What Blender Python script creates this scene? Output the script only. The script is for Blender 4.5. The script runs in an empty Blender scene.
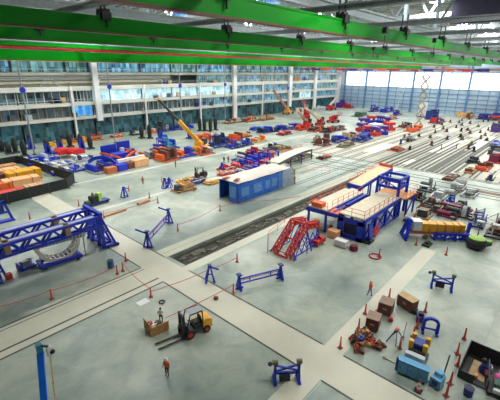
import bpy, bmesh, math, random
from mathutils import Vector, Matrix
R = math.radians
SC = bpy.context.scene
COL = SC.collection
rnd = random.Random(7)

# ------------------------------------------------------------------ camera
F, PITCH, AZ, RO, H = 365.5, R(19.615), R(41.79), R(.574), 23.0
fw = Vector((math.cos(AZ)*math.cos(PITCH), math.sin(AZ)*math.cos(PITCH), -math.sin(PITCH)))
r0 = Vector((math.sin(AZ), -math.cos(AZ), 0)); u0 = r0.cross(fw)
rt = r0*math.cos(RO)+u0*math.sin(RO); up = -r0*math.sin(RO)+u0*math.cos(RO)
cd = bpy.data.cameras.new('camera'); cam = bpy.data.objects.new('camera', cd); COL.objects.link(cam)
m = Matrix((rt, up, -fw)).transposed().to_4x4(); m.translation = (0, 0, H)
cam.matrix_world = m
cd.sensor_fit = 'HORIZONTAL'; cd.sensor_width = 36; cd.lens = F/500*36; cd.clip_end = 1000; cd.clip_start = .1
SC.camera = cam

def at(x, y, z=0.0):
    """place of a photographed spot on the level z"""
    d = fw*F+rt*(x-250)-up*(y-200)
    k = (z-H)/d.z
    return Vector((d.x*k, d.y*k, z))

# ------------------------------------------------------------------ materials
MC = {}
def mat(name, rgb, rough=.55, metal=0., var=.12, scale=1.5, emit=None, estr=0., alpha=None, bump=0.):
    if name in MC: return MC[name]
    m = bpy.data.materials.new(name); m.use_nodes = True
    nt = m.node_tree; b = nt.nodes['Principled BSDF']
    b.inputs['Roughness'].default_value = rough; b.inputs['Metallic'].default_value = metal
    tc = nt.nodes.new('ShaderNodeTexCoord'); nz = nt.nodes.new('ShaderNodeTexNoise')
    nz.inputs['Scale'].default_value = scale; nz.inputs['Detail'].default_value = 4
    nt.links.new(tc.outputs['Object'], nz.inputs['Vector'])
    rp = nt.nodes.new('ShaderNodeValToRGB')
    rp.color_ramp.elements[0].position = .3; rp.color_ramp.elements[1].position = .7
    rp.color_ramp.elements[0].color = [c*(1-var) for c in rgb]+[1]
    rp.color_ramp.elements[1].color = [min(1, c*(1+var)) for c in rgb]+[1]
    nt.links.new(nz.outputs['Fac'], rp.inputs['Fac']); nt.links.new(rp.outputs['Color'], b.inputs['Base Color'])
    if emit:
        b.inputs['Emission Color'].default_value = (*emit, 1); b.inputs['Emission Strength'].default_value = estr
    if alpha is not None: b.inputs['Alpha'].default_value = alpha
    if bump:
        bp = nt.nodes.new('ShaderNodeBump'); bp.inputs['Strength'].default_value = bump
        nt.links.new(nz.outputs['Fac'], bp.inputs['Height']); nt.links.new(bp.outputs['Normal'], b.inputs['Normal'])
    MC[name] = m
    return m
BLUE = mat('blue_paint', (.008, .035, .52), .42)
DBLUE = mat('deep_blue_paint', (.012, .03, .22), .45)
LBLUE = mat('light_blue_paint', (.10, .36, .62), .4)
POLEB = mat('azure_paint', (.01, .17, .80), .35)
GREEN = mat('crane_green_paint', (.003, .30, .010), .4, var=.12, scale=.25)
GREEN.node_tree.nodes['Principled BSDF'].inputs['Specular IOR Level'].default_value = .15
ORANGE = mat('orange_paint', (.78, .13, .02), .5)
RED = mat('red_paint', (.58, .022, .022), .45)
CONE = mat('cone_orange_red', (.80, .07, .04), .5)
YEL = mat('yellow_paint', (.80, .40, .02), .45)
PEACH = mat('peach_wrap', (.80, .42, .20), .6)
WOOD = mat('bare_plywood', (.50, .26, .10), .7, var=.25, scale=3)
TAN = mat('tan_card', (.52, .36, .18), .75, var=.2)
BROWN = mat('brown_case', (.17, .055, .035), .6, var=.2)
BLACK = mat('black_rubber', (.012, .013, .016), .55)
DGREY = mat('dark_grey_steel', (.05, .055, .06), .5)
GREY = mat('grey_steel', (.30, .33, .35), .45, .2)
LGREY = mat('light_grey_steel', (.55, .59, .60), .5)
BEAMG = mat('roof_steel_grey', (.50, .56, .60), .5)
WHITE = mat('white_paint', (.78, .79, .77), .5, var=.05)
CREAM = mat('cream_deck', (.70, .63, .48), .6, var=.08)
PURP = mat('purple_paint', (.08, .025, .26), .45)
MAROON = mat('maroon_cover', (.20, .02, .06), .6)
LIME = mat('lime_green_paint', (.35, .62, .10), .5)
OLIVE = mat('olive_rubber', (.16, .16, .08), .6)
TARP = mat('blue_tarpaulin', (.015, .15, .66), .35, var=.25, scale=1.2, bump=.4)
TARPL = mat('pale_blue_sheet', (.12, .32, .68), .35, var=.2, bump=.4)
POLY = mat('clear_polythene', (.75, .80, .84), .3, var=.1, alpha=.3, bump=.5)
ROOFS = mat('white_sheet', (.66, .61, .54), .5, var=.08, bump=.3)
SKIN = mat('skin', (.55, .30, .20), .5)
VEST = mat('orange_vest', (.85, .14, .03), .6)
JEANS = mat('blue_jeans', (.03, .10, .30), .7)
DARKC = mat('dark_cloth', (.02, .022, .03), .7)
WSHIRT = mat('white_cloth', (.7, .7, .7), .7)
PINK = mat('pink_cloth', (.75, .10, .35), .6)
GDARK = mat('dark_green_cover', (.03, .10, .06), .6)
SHROUD = mat('black_shroud', (.010, .014, .014), .7, bump=.3)
ROPE = mat('red_rope', (.62, .05, .06), .6)
CHAIN = mat('yellow_chain', (.70, .42, .05), .5, var=.5, scale=6)
DAY = mat('daylit_translucent_panel', (.9, .93, .96), .5, var=.02, emit=(.93, .97, 1), estr=1.6)
LENS = mat('lamp_lens', (1, 1, 1), .4, var=0, emit=(1, .98, .94), estr=14)
CONC = mat('cream_concrete', (.60, .59, .47), .5, var=.07, scale=.25)
RAILM = mat('dark_floor_rail', (.05, .055, .04), .6, var=.4, scale=.8)
PALEG = mat('pale_green_line', (.34, .47, .36), .6, var=.15)
PITM = mat('pit_dark_bottom', (.05, .05, .032), .8, var=.6, scale=.7, bump=.4)  # dark mottled tone of the pit bottom

# ------------------------------------------------------------------ mesh builder
class MB:
    def __init__(s): s.bm = bmesh.new()
    def box(s, x0, y0, z0, x1, y1, z1):
        vs = [s.bm.verts.new(p) for p in ((x0,y0,z0),(x1,y0,z0),(x1,y1,z0),(x0,y1,z0),(x0,y0,z1),(x1,y0,z1),(x1,y1,z1),(x0,y1,z1))]
        for f in ((0,3,2,1),(4,5,6,7),(0,1,5,4),(1,2,6,5),(2,3,7,6),(3,0,4,7)): s.bm.faces.new([vs[i] for i in f])
        return s
    def c(s, x, y, z, sx, sy, sz, rz=0):
        n = len(s.bm.verts); s.box(-sx/2, -sy/2, -sz/2, sx/2, sy/2, sz/2)
        s.bm.verts.ensure_lookup_table()
        M = Matrix.Translation((x, y, z)) @ Matrix.Rotation(rz, 4, 'Z')
        for v in s.bm.verts[n:]: v.co = M @ v.co
        return s
    def bar(s, p, q, w, h=None):
        p, q = Vector(p), Vector(q); d = q-p; L = d.length
        if L < 1e-6: return s
        h = h or w; d.normalize()
        ref = Vector((0, 0, 1)) if abs(d.z) < .95 else Vector((1, 0, 0))
        a = d.cross(ref).normalized(); b = a.cross(d).normalized()
        n = [s.bm.verts.new(o + a*(i*w/2) + b*(j*h/2)) for o in (p, q) for i, j in ((-1,-1),(1,-1),(1,1),(-1,1))]
        for f in ((0,1,2,3),(7,6,5,4),(0,4,5,1),(1,5,6,2),(2,6,7,3),(3,7,4,0)): s.bm.faces.new([n[i] for i in f])
        return s
    def tube(s, p, q, r, r2=None, n=10):
        p, q = Vector(p), Vector(q); d = (q-p).normalized(); r2 = r if r2 is None else r2
        ref = Vector((0, 0, 1)) if abs(d.z) < .95 else Vector((1, 0, 0))
        a = d.cross(ref).normalized(); b = a.cross(d).normalized()
        A = [s.bm.verts.new(p+(a*math.cos(t)+b*math.sin(t))*r) for t in [2*math.pi*i/n for i in range(n)]]
        B = [s.bm.verts.new(q+(a*math.cos(t)+b*math.sin(t))*max(r2, 1e-3)) for t in [2*math.pi*i/n for i in range(n)]]
        for i in range(n): s.bm.faces.new((A[i], A[(i+1) % n], B[(i+1) % n], B[i]))
        s.bm.faces.new(A[::-1]); s.bm.faces.new(B)
        return s
    def path(s, pts, r, n=6):
        for a, b in zip(pts, pts[1:]): s.tube(a, b, r, n=n)
        return s
    def bpath(s, pts, w, h=None):
        for a, b in zip(pts, pts[1:]): s.bar(a, b, w, h)
        return s
    def lathe(s, prof, n=14, o=(0, 0, 0)):
        rings = []
        for r, z in prof:
            rings.append([s.bm.verts.new((o[0]+max(r, .002)*math.cos(2*math.pi*i/n), o[1]+max(r, .002)*math.sin(2*math.pi*i/n), o[2]+z)) for i in range(n)])
        for A, B in zip(rings, rings[1:]):
            for i in range(n): s.bm.faces.new((A[i], A[(i+1) % n], B[(i+1) % n], B[i]))
        s.bm.faces.new(rings[0][::-1]); s.bm.faces.new(rings[-1])
        return s
    def prism(s, poly, y0, y1):
        """outline in x,z pushed along y"""
        A = [s.bm.verts.new((x, y0, z)) for x, z in poly]; B = [s.bm.verts.new((x, y1, z)) for x, z in poly]
        k = len(poly)
        for i in range(k): s.bm.faces.new((A[i], A[(i+1) % k], B[(i+1) % k], B[i]))
        s.bm.faces.new(A[::-1]); s.bm.faces.new(B)
        return s
    def sph(s, c, r, sc=(1, 1, 1), u=12, v=8):
        n = len(s.bm.verts)
        bmesh.ops.create_uvsphere(s.bm, u_segments=u, v_segments=v, radius=r)
        s.bm.verts.ensure_lookup_table()
        for w in s.bm.verts[n:]: w.co = Vector(c)+Vector((w.co.x*sc[0], w.co.y*sc[1], w.co.z*sc[2]))
        return s
    def truss(s, p, q, h, w, n, t=.12):
        """lattice girder from p to q: four chords with zigzag webs"""
        p, q = Vector(p), Vector(q); d = (q-p).normalized()
        a = d.cross(Vector((0, 0, 1)))
        a = a.normalized() if a.length > .05 else Vector((0, 1, 0)); b = a.cross(d).normalized()
        for i in (-1, 1):
            for j in (-1, 1):
                o = a*(i*w/2)+b*(j*h/2); s.bar(p+o, q+o, t)
            for k in range(n):
                j = 1 if k % 2 else -1
                s.bar(p+(q-p)*(k/n)+a*(i*w/2)+b*(j*h/2), p+(q-p)*((k+1)/n)+a*(i*w/2)-b*(j*h/2), t*.8)
        return s
    def build(s, name, mt, parent=None, bevel=0., smooth=False):
        bmesh.ops.recalc_face_normals(s.bm, faces=s.bm.faces)
        me = bpy.data.meshes.new(name); s.bm.to_mesh(me); s.bm.free()
        me.materials.append(mt)
        if smooth:
            for p in me.polygons: p.use_smooth = True
        o = bpy.data.objects.new(name, me); COL.objects.link(o)
        if parent: o.parent = parent
        if bevel:
            md = o.modifiers.new('bevel', 'BEVEL'); md.width = bevel; md.segments = 2; md.limit_method = 'ANGLE'
        return o

def T(name, label, cat, loc, rz=0., group=None):
    o = bpy.data.objects.new(name, None); COL.objects.link(o); o.empty_display_size = .3
    o.location = loc; o.rotation_euler.z = rz
    o['label'] = label; o['category'] = cat
    if group: o['group'] = group
    return o
def tag(o, label, cat, group=None):
    o['label'] = label; o['category'] = cat
    if group: o['group'] = group
    return o
def st(o):
    o['kind'] = 'structure'; return o
def dup(root, loc, rz, label, group=None):
    r = root.copy(); COL.objects.link(r); r.location = loc; r.rotation_euler.z = rz; r['label'] = label
    if group: r['group'] = group
    for ch in list(root.children):
        c = ch.copy(); COL.objects.link(c); c.parent = r
        for g in list(ch.children):
            d = g.copy(); COL.objects.link(d); d.parent = c
    return r
def ang(p, q): return math.atan2(q[1]-p[1], q[0]-p[0])

# ================================================================== the setting
# floor with an opening for the pit
fm = bpy.data.materials.new('polished_concrete'); fm.use_nodes = True
nt = fm.node_tree; b = nt.nodes['Principled BSDF']
tc = nt.nodes.new('ShaderNodeTexCoord')
def noise(scale, det, dist=0.):
    n = nt.nodes.new('ShaderNodeTexNoise'); n.inputs['Scale'].default_value = scale; n.inputs['Detail'].default_value = det
    n.inputs['Distortion'].default_value = dist; nt.links.new(tc.outputs['Object'], n.inputs['Vector']); return n
def ramp(n, a, bb, p0=.35, p1=.65):
    r = nt.nodes.new('ShaderNodeValToRGB'); r.color_ramp.elements[0].color = (*a, 1); r.color_ramp.elements[1].color = (*bb, 1)
    r.color_ramp.elements[0].position = p0; r.color_ramp.elements[1].position = p1
    nt.links.new(n.outputs['Fac'], r.inputs['Fac']); return r
def mix(f, a, bb, mode='MIX'):
    x = nt.nodes.new('ShaderNodeMix'); x.data_type = 'RGBA'; x.blend_type = mode
    if isinstance(f, float): x.inputs['Factor'].default_value = f
    else: nt.links.new(f, x.inputs['Factor'])
    nt.links.new(a, x.inputs['A']); nt.links.new(bb, x.inputs['B']); return x.outputs['Result']
c1 = ramp(noise(.09, 5, .6), (.25, .315, .28), (.475, .515, .425))
c2 = ramp(noise(.35, 6, 1.2), (.72, .77, .775), (1, 1, .97), .3, .58)
c3 = ramp(noise(2.5, 3), (.93, .93, .93), (1, 1, 1))
o1 = mix(1., c1.outputs['Color'], c2.outputs['Color'], 'MULTIPLY'); o1 = mix(1., o1, c3.outputs['Color'], 'MULTIPLY')
nt.links.new(o1, b.inputs['Base Color'])
r1 = ramp(noise(.2, 4), (.28,)*3, (.45,)*3); nt.links.new(r1.outputs['Color'], b.inputs['Roughness'])
PX0, PX1, PY0, PY1 = 24.6, 90.0, 32.6, 36.0      # the pit
fl = MB()
X0, X1, Y0, Y1 = -40, 240, -25, 140
xs, ys = [X0, PX0, PX1, X1], [Y0, PY0, PY1, Y1]
for i in range(3):
    for j in range(3):
        if i == 1 and j == 1: continue
        fl.box(xs[i], ys[j], -.9, xs[i+1], ys[j+1], 0)
bmesh.ops.remove_doubles(fl.bm, verts=fl.bm.verts, dist=1e-4)
st(fl.build('floor', fm))
NT = [0]
def trim(mb, mt):
    NT[0] += 1
    return st(mb.build('trim_%d' % NT[0], mt))
def slab(x0, y0, x1, y1, mt, z=.006, zb=.0): return trim(MB().box(x0, y0, zb, x1, y1, z), mt)
# pit bottom and lip
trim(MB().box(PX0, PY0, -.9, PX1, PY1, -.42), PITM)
pm = MB()
rp = random.Random(3)
for i in range(170):
    x = rp.uniform(PX0+.5, PX1-.5); y = rp.uniform(PY0+.9, PY1-.9)
    pm.c(x, y, -.36+rp.random()*.05, rp.uniform(.3, 1.6), rp.uniform(.15, .5), rp.uniform(.06, .2), rp.uniform(-.3, .3))
o = pm.build('rubble', mat('pit_rubble', (.15, .145, .11), .9, var=.4, scale=2)); o['kind'] = 'stuff'
tag(o, 'loose grey rubble lying along the bottom of the dark pit', 'rubble')
for y in (PY0+.25, PY0+.6, PY1-.3, PY1-.62): slab(PX0, y-.07, PX1, y+.07, RAILM, -.3, -.42)
# cream strips along the hall (X)
slab(-40, 31.7, 20.6, 36.0, CONC)
slab(24.0, 31.0, 92, 32.45, CONC); slab(24.2, 36.15, 92, 38.4, CONC)
slab(20.6, -24.9, 24.0, 74, CONC)
slab(24.0, 10.7, 50, 12.5, CONC); slab(-40, 10.7, 20.6, 12.6, CONC)
for y in (31.55, 36.15): slab(-40, y-.09, 20.5, y+.09, RAILM)
slab(-40, 32.5, 20.6, 32.72, RAILM, .012, .006)
slab(-40, 35.5, 20.6, 35.6, RAILM, .012, .006)
for x in (20.5, 24.1):
    slab(x-.08, 12.7, x+.08, 31.4, RAILM); slab(x-.08, 36.4, x+.08, 60, RAILM); slab(x-.08, -20, x+.08, 10.6, RAILM)
slab(24.3, 10.55, 50, 10.7, PALEG); slab(-40, 10.5, 20.4, 10.62, PALEG)
for y in (37.2, 38.45, 31.0): slab(24.6, y-.06, 92, y+.06, PALEG, .012, .0)
# fainter construction joints of the floor
JT = mat('floor_joint', (.30, .35, .32), .6)
for x in (8.2, 32.2, 44.6, 57, 69.4, 81.8): slab(x-.03, 38.5, x+.03, 110, JT)
for y in (56, 68.5, 81, 93.5, 106): slab(-20, y-.03, 200, y+.03, JT)
for y in (-8, 2, 20): slab(24.2, y-.03, 92, y+.03, JT)
slab(24.2, 58, 110, 58.9, mat('worn_pale_lane', (.60, .60, .53), .5, var=.1, scale=.2))
slab(24.2, 76, 140, 76.8, mat('worn_pale_lane', (.6,.6,.53)))
# rail field, far right
for x in (80.5, 82.5, 86, 88.2, 92.4, 93.4): slab(x-.2, -24.5, x+.2, 62, RAILM, .014)
slab(83.6, -24, 85.2, 18, mat('rusty_channel', (.16, .09, .05), .8, var=.4, scale=.5), .014)
slab(94, -24.5, 206, 62, mat('warm_concrete', (.40, .39, .31), .5, var=.16, scale=.12), .008)
rr = random.Random(11)
yv = -6.0
while yv < 62:
    slab(94, yv-.24, 205+rr.uniform(-12, 8), yv+.17, RAILM, .014)
    if rr.random() < .7: slab(94, yv+.7, 190+rr.uniform(-30, 10), yv+1.15, RAILM, .014)
    if rr.random() < .55: slab(94+rr.uniform(0, 20), yv+1.2, 150+rr.uniform(-30, 40), yv+2.7, mat('worn_rail_concrete', (.50, .48, .38), .55, var=.12, scale=.3), .02)
    yv += rr.choice((2.6, 3.4, 4.4))
for y in (20.2, 21.5, 22.4, 23.6, 24.6, 25.8, 27.0, 28.4, 29.6, 31.2, 33.4, 34.6, 36.2, 38.0): slab(93.6, y-.44, 128+(y*7.3 % 34), y+.36, RAILM, .034)
for y in (39.5, 42.2, 43.0, 46.5, 47.2, 50, 53.4): slab(62 if y < 44 else 70, y-.12, 94, y+.12, RAILM, .012)
for y in (17, 22): slab(62, y-.1, 92, y+.1, PALEG, .012)
for x in (66, 72, 77): slab(x-.1, 38.5, x+.1, 47, PALEG, .012)
# long cream planks lying between the rails
NPL = mat('pale_floor_panel', (.62, .60, .50), .5, var=.05)
for i, (x0, y0, x1, y1) in enumerate(((104, 44, 122, 47.5), (118, 29, 150, 33), (128, 22.8, 165, 26), (97, 31, 104, 34.5), (150, 38, 178, 41), (158, 28, 190, 31), (106, 13, 138, 19.5), (142, 10, 180, 14))):
    slab(x0, y0, x1, y1, NPL, .03)

# --------------------------------------------------- back wall: the office block (along X at Y=128)
YF = 128.0
FX0, FX1 = 10., 233.
SLABS = [(6.4, 7.3), (11.0, 12.0), (15.9, 17.3), (20.7, 21.6), (26, 27.2)]
SL = mat('white_balcony_front', (.66, .67, .60), .55, var=.05, scale=.3)
COLM = mat('white_column', (.82, .83, .82), .5, var=.04)
INN = mat('office_inner_wall', (.30, .36, .36), .7, var=.25, scale=.25)
st(MB().box(FX0, 139, 0, 240, 140, 38).build('wall_back', INN))
for z0, z1 in SLABS: trim(MB().box(FX0, YF, z0, FX1, 139, z1), SL)
for z0, z1 in SLABS[1:4]:                                # railings on top of each floor edge
    rl = MB()
    rl.bar((FX0, YF+.2, z1+1.0), (FX1, YF+.2, z1+1.0), .1)
    for i in range(112): rl.bar((FX0+i*2, YF+.2, z1), (FX0+i*2, YF+.2, z1+1.0), .06)
    trim(rl, LGREY)
for x, w in ((62.5, 1.9), (131, 2.2), (176, 2.4), (202, 2.4), (231.6, 2.4)):
    trim(MB().box(x-w/2, YF-1.0, 0 if x > 100 else 5.5, x+w/2, YF-.02, 36), COLM)
for x in (23, 53.9, 81.6, 109.4, 152): trim(MB().box(x-.3, YF-.55, 0, x+.3, YF-.02, 17.4), COLM)
def pane_mat(name, a, bb, em=0.):
    m = bpy.data.materials.new(name); m.use_nodes = True; t = m.node_tree; p = t.nodes['Principled BSDF']
    p.inputs['Roughness'].default_value = .12
    tcx = t.nodes.new('ShaderNodeTexCoord'); sn = t.nodes.new('ShaderNodeVectorMath'); sn.operation = 'SNAP'; sn.inputs[1].default_value = (1.15, 50, 1.55)
    t.links.new(tcx.outputs['Object'], sn.inputs[0]); wn = t.nodes.new('ShaderNodeTexWhiteNoise'); t.links.new(sn.outputs['Vector'], wn.inputs['Vector'])
    nz = t.nodes.new('ShaderNodeTexNoise'); nz.inputs['Scale'].default_value = .35; nz.inputs['Detail'].default_value = 3; t.links.new(tcx.outputs['Object'], nz.inputs['Vector'])
    mx = t.nodes.new('ShaderNodeMath'); mx.operation = 'MULTIPLY_ADD'; mx.inputs[1].default_value = .55; t.links.new(wn.outputs['Value'], mx.inputs[0])
    m2 = t.nodes.new('ShaderNodeMath'); m2.operation = 'MULTIPLY'; m2.inputs[1].default_value = .75; t.links.new(nz.outputs['Fac'], m2.inputs[0]); t.links.new(m2.outputs[0], mx.inputs[2])
    r = t.nodes.new('ShaderNodeValToRGB'); r.color_ramp.elements[0].color = (*a, 1); r.color_ramp.elements[1].color = (*bb, 1)
    r.color_ramp.elements[0].position = .3; r.color_ramp.elements[1].position = .95; t.links.new(mx.outputs[0], r.inputs['Fac']); t.links.new(r.outputs['Color'], p.inputs['Base Color'])
    if em:
        t.links.new(r.outputs['Color'], p.inputs['Emission Color']); p.inputs['Emission Strength'].default_value = em
    return m
GT = pane_mat('teal_office_glass', (.01, .035, .045), (.16, .36, .38), .35)
GB = pane_mat('blue_office_glass', (.01, .04, .09), (.17, .40, .54), .45)
GD = pane_mat('dark_office_glass', (.012, .018, .025), (.10, .16, .18), .2)
GG = pane_mat('ground_floor_glass', (.008, .02, .03), (.05, .16, .19), .2)
GLIT = pane_mat('lit_office_glass', (.16, .36, .45), (.62, .86, .92), .6)
GSCR = pane_mat('bright_blue_office_glass', (.02, .16, .55), (.10, .55, .95), .8)
NW = [0]
def window(x0, x1, z0, z1, glass, frame, y=129.6, mull=4):
    NW[0] += 1
    f = MB()
    t = .16
    f.box(x0, y-.1, z0, x1, y+.1, z0+t); f.box(x0, y-.1, z1-t, x1, y+.1, z1)
    for k in range(mull+1):
        x = x0+(x1-x0)*k/mull; f.box(x-t/2, y-.1, z0+t, x+t/2, y+.1, z1-t)
    w = st(f.build('window_%d' % NW[0], frame))
    MB().box(x0+.05, y-.03, z0+.05, x1-.05, y+.03, z1-.05).build('pane', glass, w)
WD = mat('white_window_frame', (.70, .72, .70), .5)
WO = mat('ochre_window_frame', (.48, .30, .15), .6)
WDK = mat('dark_window_frame', (.06, .08, .09), .5)
edges = [10, 23.3, 38, 53.6, 61.4, 81.3, 95.5, 109.1, 129.8, 141, 151.8, 164, 174.7, 188, 200.7, 216, 230.3]
lv = [(0, 6.4), (7.3, 11.0), (12.0, 15.9), (17.3, 20.7), (21.6, 26)]
rw = random.Random(5)
for i in range(len(edges)-1):
    x0, x1 = edges[i]+.4, edges[i+1]-.3
    far = x0 > 100
    for k, (z0, z1) in enumerate(lv):
        if k == 0: gl = GG; fr = WDK
        elif k == 1: gl = GD if not far else rw.choice((GB, GT, GLIT)); fr = WO if x0 < 60 else WD
        elif k == 2: gl = rw.choice((GD, GT)) if not far else rw.choice((GB, GT, GLIT)); fr = WD
        elif k == 3:
            if not far: continue
            gl = rw.choice((GT, GB)); fr = WD
        else: gl = rw.choice((GT, GB)); fr = WDK
        if k == 1 and x0 > 36 and x0 < 60: gl = GSCR if x0 > 52 else GD
        if k == 2 and 60 < x0 < 100: gl = GLIT
        window(x0, x1, z0+.05, z1-.05, gl, fr, mull=6 if not far else 8)
# the piped service storey on the left
PIPEC = mat('cream_lagging', (.66, .62, .46), .6, var=.12)
trim(MB().box(10, 131, 17.4, 95, 131.4, 20.7), mat('cream_service_wall', (.62, .60, .44), .7, var=.15, scale=.4))
for q, (z, r) in enumerate(((18.6, .35), (19.6, .28), (20.2, .18))):
    tag(MB().tube((10, 129.4, z), (95, 129.4, z), r).build('service_pipe', (PIPEC, LGREY, WHITE)[q]),
        ('thick cream lagged pipe lowest of three on the service storey', 'middle grey pipe of three running along the service storey', 'thin white pipe topmost of three on the service storey')[q], 'pipe')
for i, x in enumerate((28, 48, 66, 88)):
    o = MB().bar((x-3, 128.7, 17.4), (x, 128.7, 20.7), .25).bar((x, 128.7, 20.7), (x+3, 128.7, 17.4), .25).build('brace', LGREY)
    tag(o, 'grey inverted V steel brace on the piped service storey', 'brace', 'steel braces on the service storey')
# furniture glimpsed on the office floors
rf = random.Random(21)
for i in range(30):
    z = rf.choice((12.2, 17.4, 7.4)); x = rf.uniform(16, 225)
    h = rf.uniform(.8, 1.6)
    o = MB().box(-.9, -.35, 0, .9, .35, h).box(-.95, -.4, h, .95, .4, h+.08).build('office_cabinet', rf.choice((DGREY, TAN, LGREY, DBLUE)))
    o.location = (x, 128.9, z)
    tag(o, 'low office cabinet standing behind a white balcony front', 'cabinet', 'office cabinets on the balconies')
tag(MB().box(0, 0, 0, 6, .3, 1.6).build('banner', mat('orange_banner', (.62, .22, .10), .7)), 'orange banner hung on the office block right of the second wide column', 'banner').location = (178.5, 127.6, 17.3)

# --------------------------------------------------- right wall (X=233): glazed above, panelled below
WP = mat('pale_blue_wall_panel', (.42, .56, .68), .6, var=.08, scale=.3)
WC = mat('blue_wall_column', (.11, .24, .46), .5)
DKW = mat('dark_hall_wall', (.06, .07, .07), .7)
st(MB().box(233.5, -25, 0, 234.5, 128, 13.8).build('wall_right', WP))
st(MB().box(233.5, -25, 22.6, 234.5, 128, 38).build('wall_right_top', WP))
for z in (2.2, 4.4, 6.6, 8.8, 11.2, 13.8, 22.6): trim(MB().box(233.2, -25, z-.12, 233.48, 128, z+.12), WC)
cy = 124.0; ks = []
while cy > -32: ks.append(cy); cy -= 14.8
for i, y in enumerate(ks):
    trim(MB().box(232.4, y-.45, 0, 233.15, y+.45, 36), WC)
    if i+1 < len(ks):
        y2 = ks[i+1]
        NW[0] += 1
        f = MB()
        for k in range(1, 3): yy = y+(y2-y)*k/3; f.box(233.5, yy-.1, 13.9, 233.8, yy+.1, 22.5)
        f.box(233.5, y2+.3, 18.1, 233.8, y-.3, 18.2)
        w = st(f.build('window_%d' % NW[0], WC))
        MB().box(233.85, y2+.3, 13.92, 233.95, y-.3, 22.48).build('pane', DAY, w)
        for k in range(1, 3): yy = y+(y2-y)*k/3; trim(MB().box(233.25, yy-.12, 0, 233.49, yy+.12, 13.6), WC)

# --------------------------------------------------- roof
cm = bpy.data.materials.new('ribbed_roof_deck'); cm.use_nodes = True
nt = cm.node_tree; b = nt.nodes['Principled BSDF']; b.inputs['Roughness'].default_value = .6
tc = nt.nodes.new('ShaderNodeTexCoord')
wv = nt.nodes.new('ShaderNodeTexWave'); wv.inputs['Scale'].default_value = .12; wv.inputs['Distortion'].default_value = 1.5; nt.links.new(tc.outputs['Object'], wv.inputs['Vector'])
n2 = noise(.3, 5, .5)
ra = ramp(wv, (.14, .14, .12), (.62, .60, .52)); rb = ramp(n2, (.6, .62, .6), (1, 1, 1))
nt.links.new(mix(1., ra.outputs['Color'], rb.outputs['Color'], 'MULTIPLY'), b.inputs['Base Color'])
st(MB().box(-40, -25, 38, 240, 141, 38.4).build('ceiling', cm))
st(MB().box(-40, -26, 0, 240, -25, 38).build('wall_front', DKW)); st(MB().box(-41, -25, 0, -40, 140, 38).build('wall_left', DKW))
# trusses across the hall and long tie beams
for i in range(9):
    x = 27.1+24.8*i
    t = MB()
    t.bar((x, -25, 32.6), (x, 128, 32.6), .5, .7); t.bar((x, -25, 37.6), (x, 128, 37.6), .4, .5)
    for k in range(24):
        y = -25+6.3*k
        t.bar((x, y, 32.6), (x, y+3.15, 37.6), .3); t.bar((x, y+3.15, 37.6), (x, y+6.3, 32.6), .3)
    trim(t, BEAMG)
for i, y in enumerate((0, 20, 40, 60, 80, 100, 120)):
    t = MB(); t.box(-40, y-.3, 28.9, 232, y+.3, 29.1); t.box(-40, y-.3, 28.2, 232, y+.3, 28.35); t.box(-40, y-.1, 28.3, 232, y+.1, 29)
    trim(t, BEAMG)
    t = MB()
    for k in range(-3, 18):
        x = 14.7+12.4*k
        t.bar((x, y, 29), (x, y, 38), .45)
        if k % 2 == 0: t.bar((x, y, 29.2), (x+12.4, y, 37.6), .3)
    trim(t, BEAMG)
# runway rails along Y carrying the bridges
RX = [14.7+12.4*k for k in range(-3, 16)]
for k in range(-1, 16):
    x = 14.7+12.4*k
    trim(MB().box(x-.16, -20, 27.55, x+.16, 126, 27.65).box(x-.16, -20, 27.2, x+.16, 126, 27.28).box(x-.05, -20, 27.25, x+.05, 126, 27.6), GREY)
BD = mat('sky_blue_duct', (.16, .38, .85), .4)
tag(MB().box(56, -20, 33.4, 58.6, 126, 34.8).build('air_duct', BD), 'long blue air duct under the roof above the green cranes', 'duct')
tag(MB().box(75.3, -20, 30.7, 75.5, 21.2, 37.9).build('hanging_banner', mat('dark_violet_sheet', (.07, .06, .12), .7)), 'dark violet sheet hanging from the roof at far end', 'sheet')

# --------------------------------------------------- bridge cranes (along X)
FLG = mat('brown_flange', (.16, .045, .02), .5)
def bridge(y, z0, z1, x0, x1, label, hang=True):
    t = T('bridge_crane', label, 'crane', ((x0+x1)/2, y, z0)); L = (x1-x0)/2; h = z1-z0
    MB().box(-L, -.24, .1, L, .24, h-.1).build('girder', GREEN, t)
    MB().box(-L, -.26, 0, L, .26, .1).build('bottom_flange', FLG, t)
    MB().box(-L, -.28, h-.1, L, .28, h).build('top_flange', GREEN, t)
    if hang:
        for x in RX:
            if x0+1 < x < x1-1:
                lx = x-(x0+x1)/2
                c = MB(); c.box(lx-.4, -.3, h, lx+.4, .3, h+.3)
                for s in (-1, 1):
                    c.tube((lx-.35, s*.2, h+.38), (lx+.35, s*.2, h+.38), .14); c.bar((lx, s*.25, h+.2), (lx, s*.25, h+1.6), .1)
                c.box(lx-.35, -.5, h-.25, lx+.35, -.28, h+.3); c.box(lx-.05, -.42, h-.7, lx+.05, -.32, h-.2)
                c.build('end_truck', BLACK, t)
    return t
bridge(15.2, 25.5, 26.6, -38, 175, 'green bridge crane nearest the camera at the top of the picture')
bridge(27.5, 25.4, 26.5, -38, 190, 'second green bridge crane counted down from the roof')
t = bridge(40, 25.4, 26.5, -38, 200, 'third green bridge crane counted down from the roof')
t = bridge(53, 25.4, 26.5, -38, 200, 'fourth green bridge crane with the red power rail below', False)
MB().tube((-119, -.62, .62), (119, -.62, .62), .1).build('conduit', mat('pale_cyan_pipe', (.26, .46, .42), .35), t)
MB().tube((-119, -.2, -.12), (119, -.2, -.12), .19).build('power_rail', mat('power_rail_red', (.65, .03, .015), .4), t)
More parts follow.
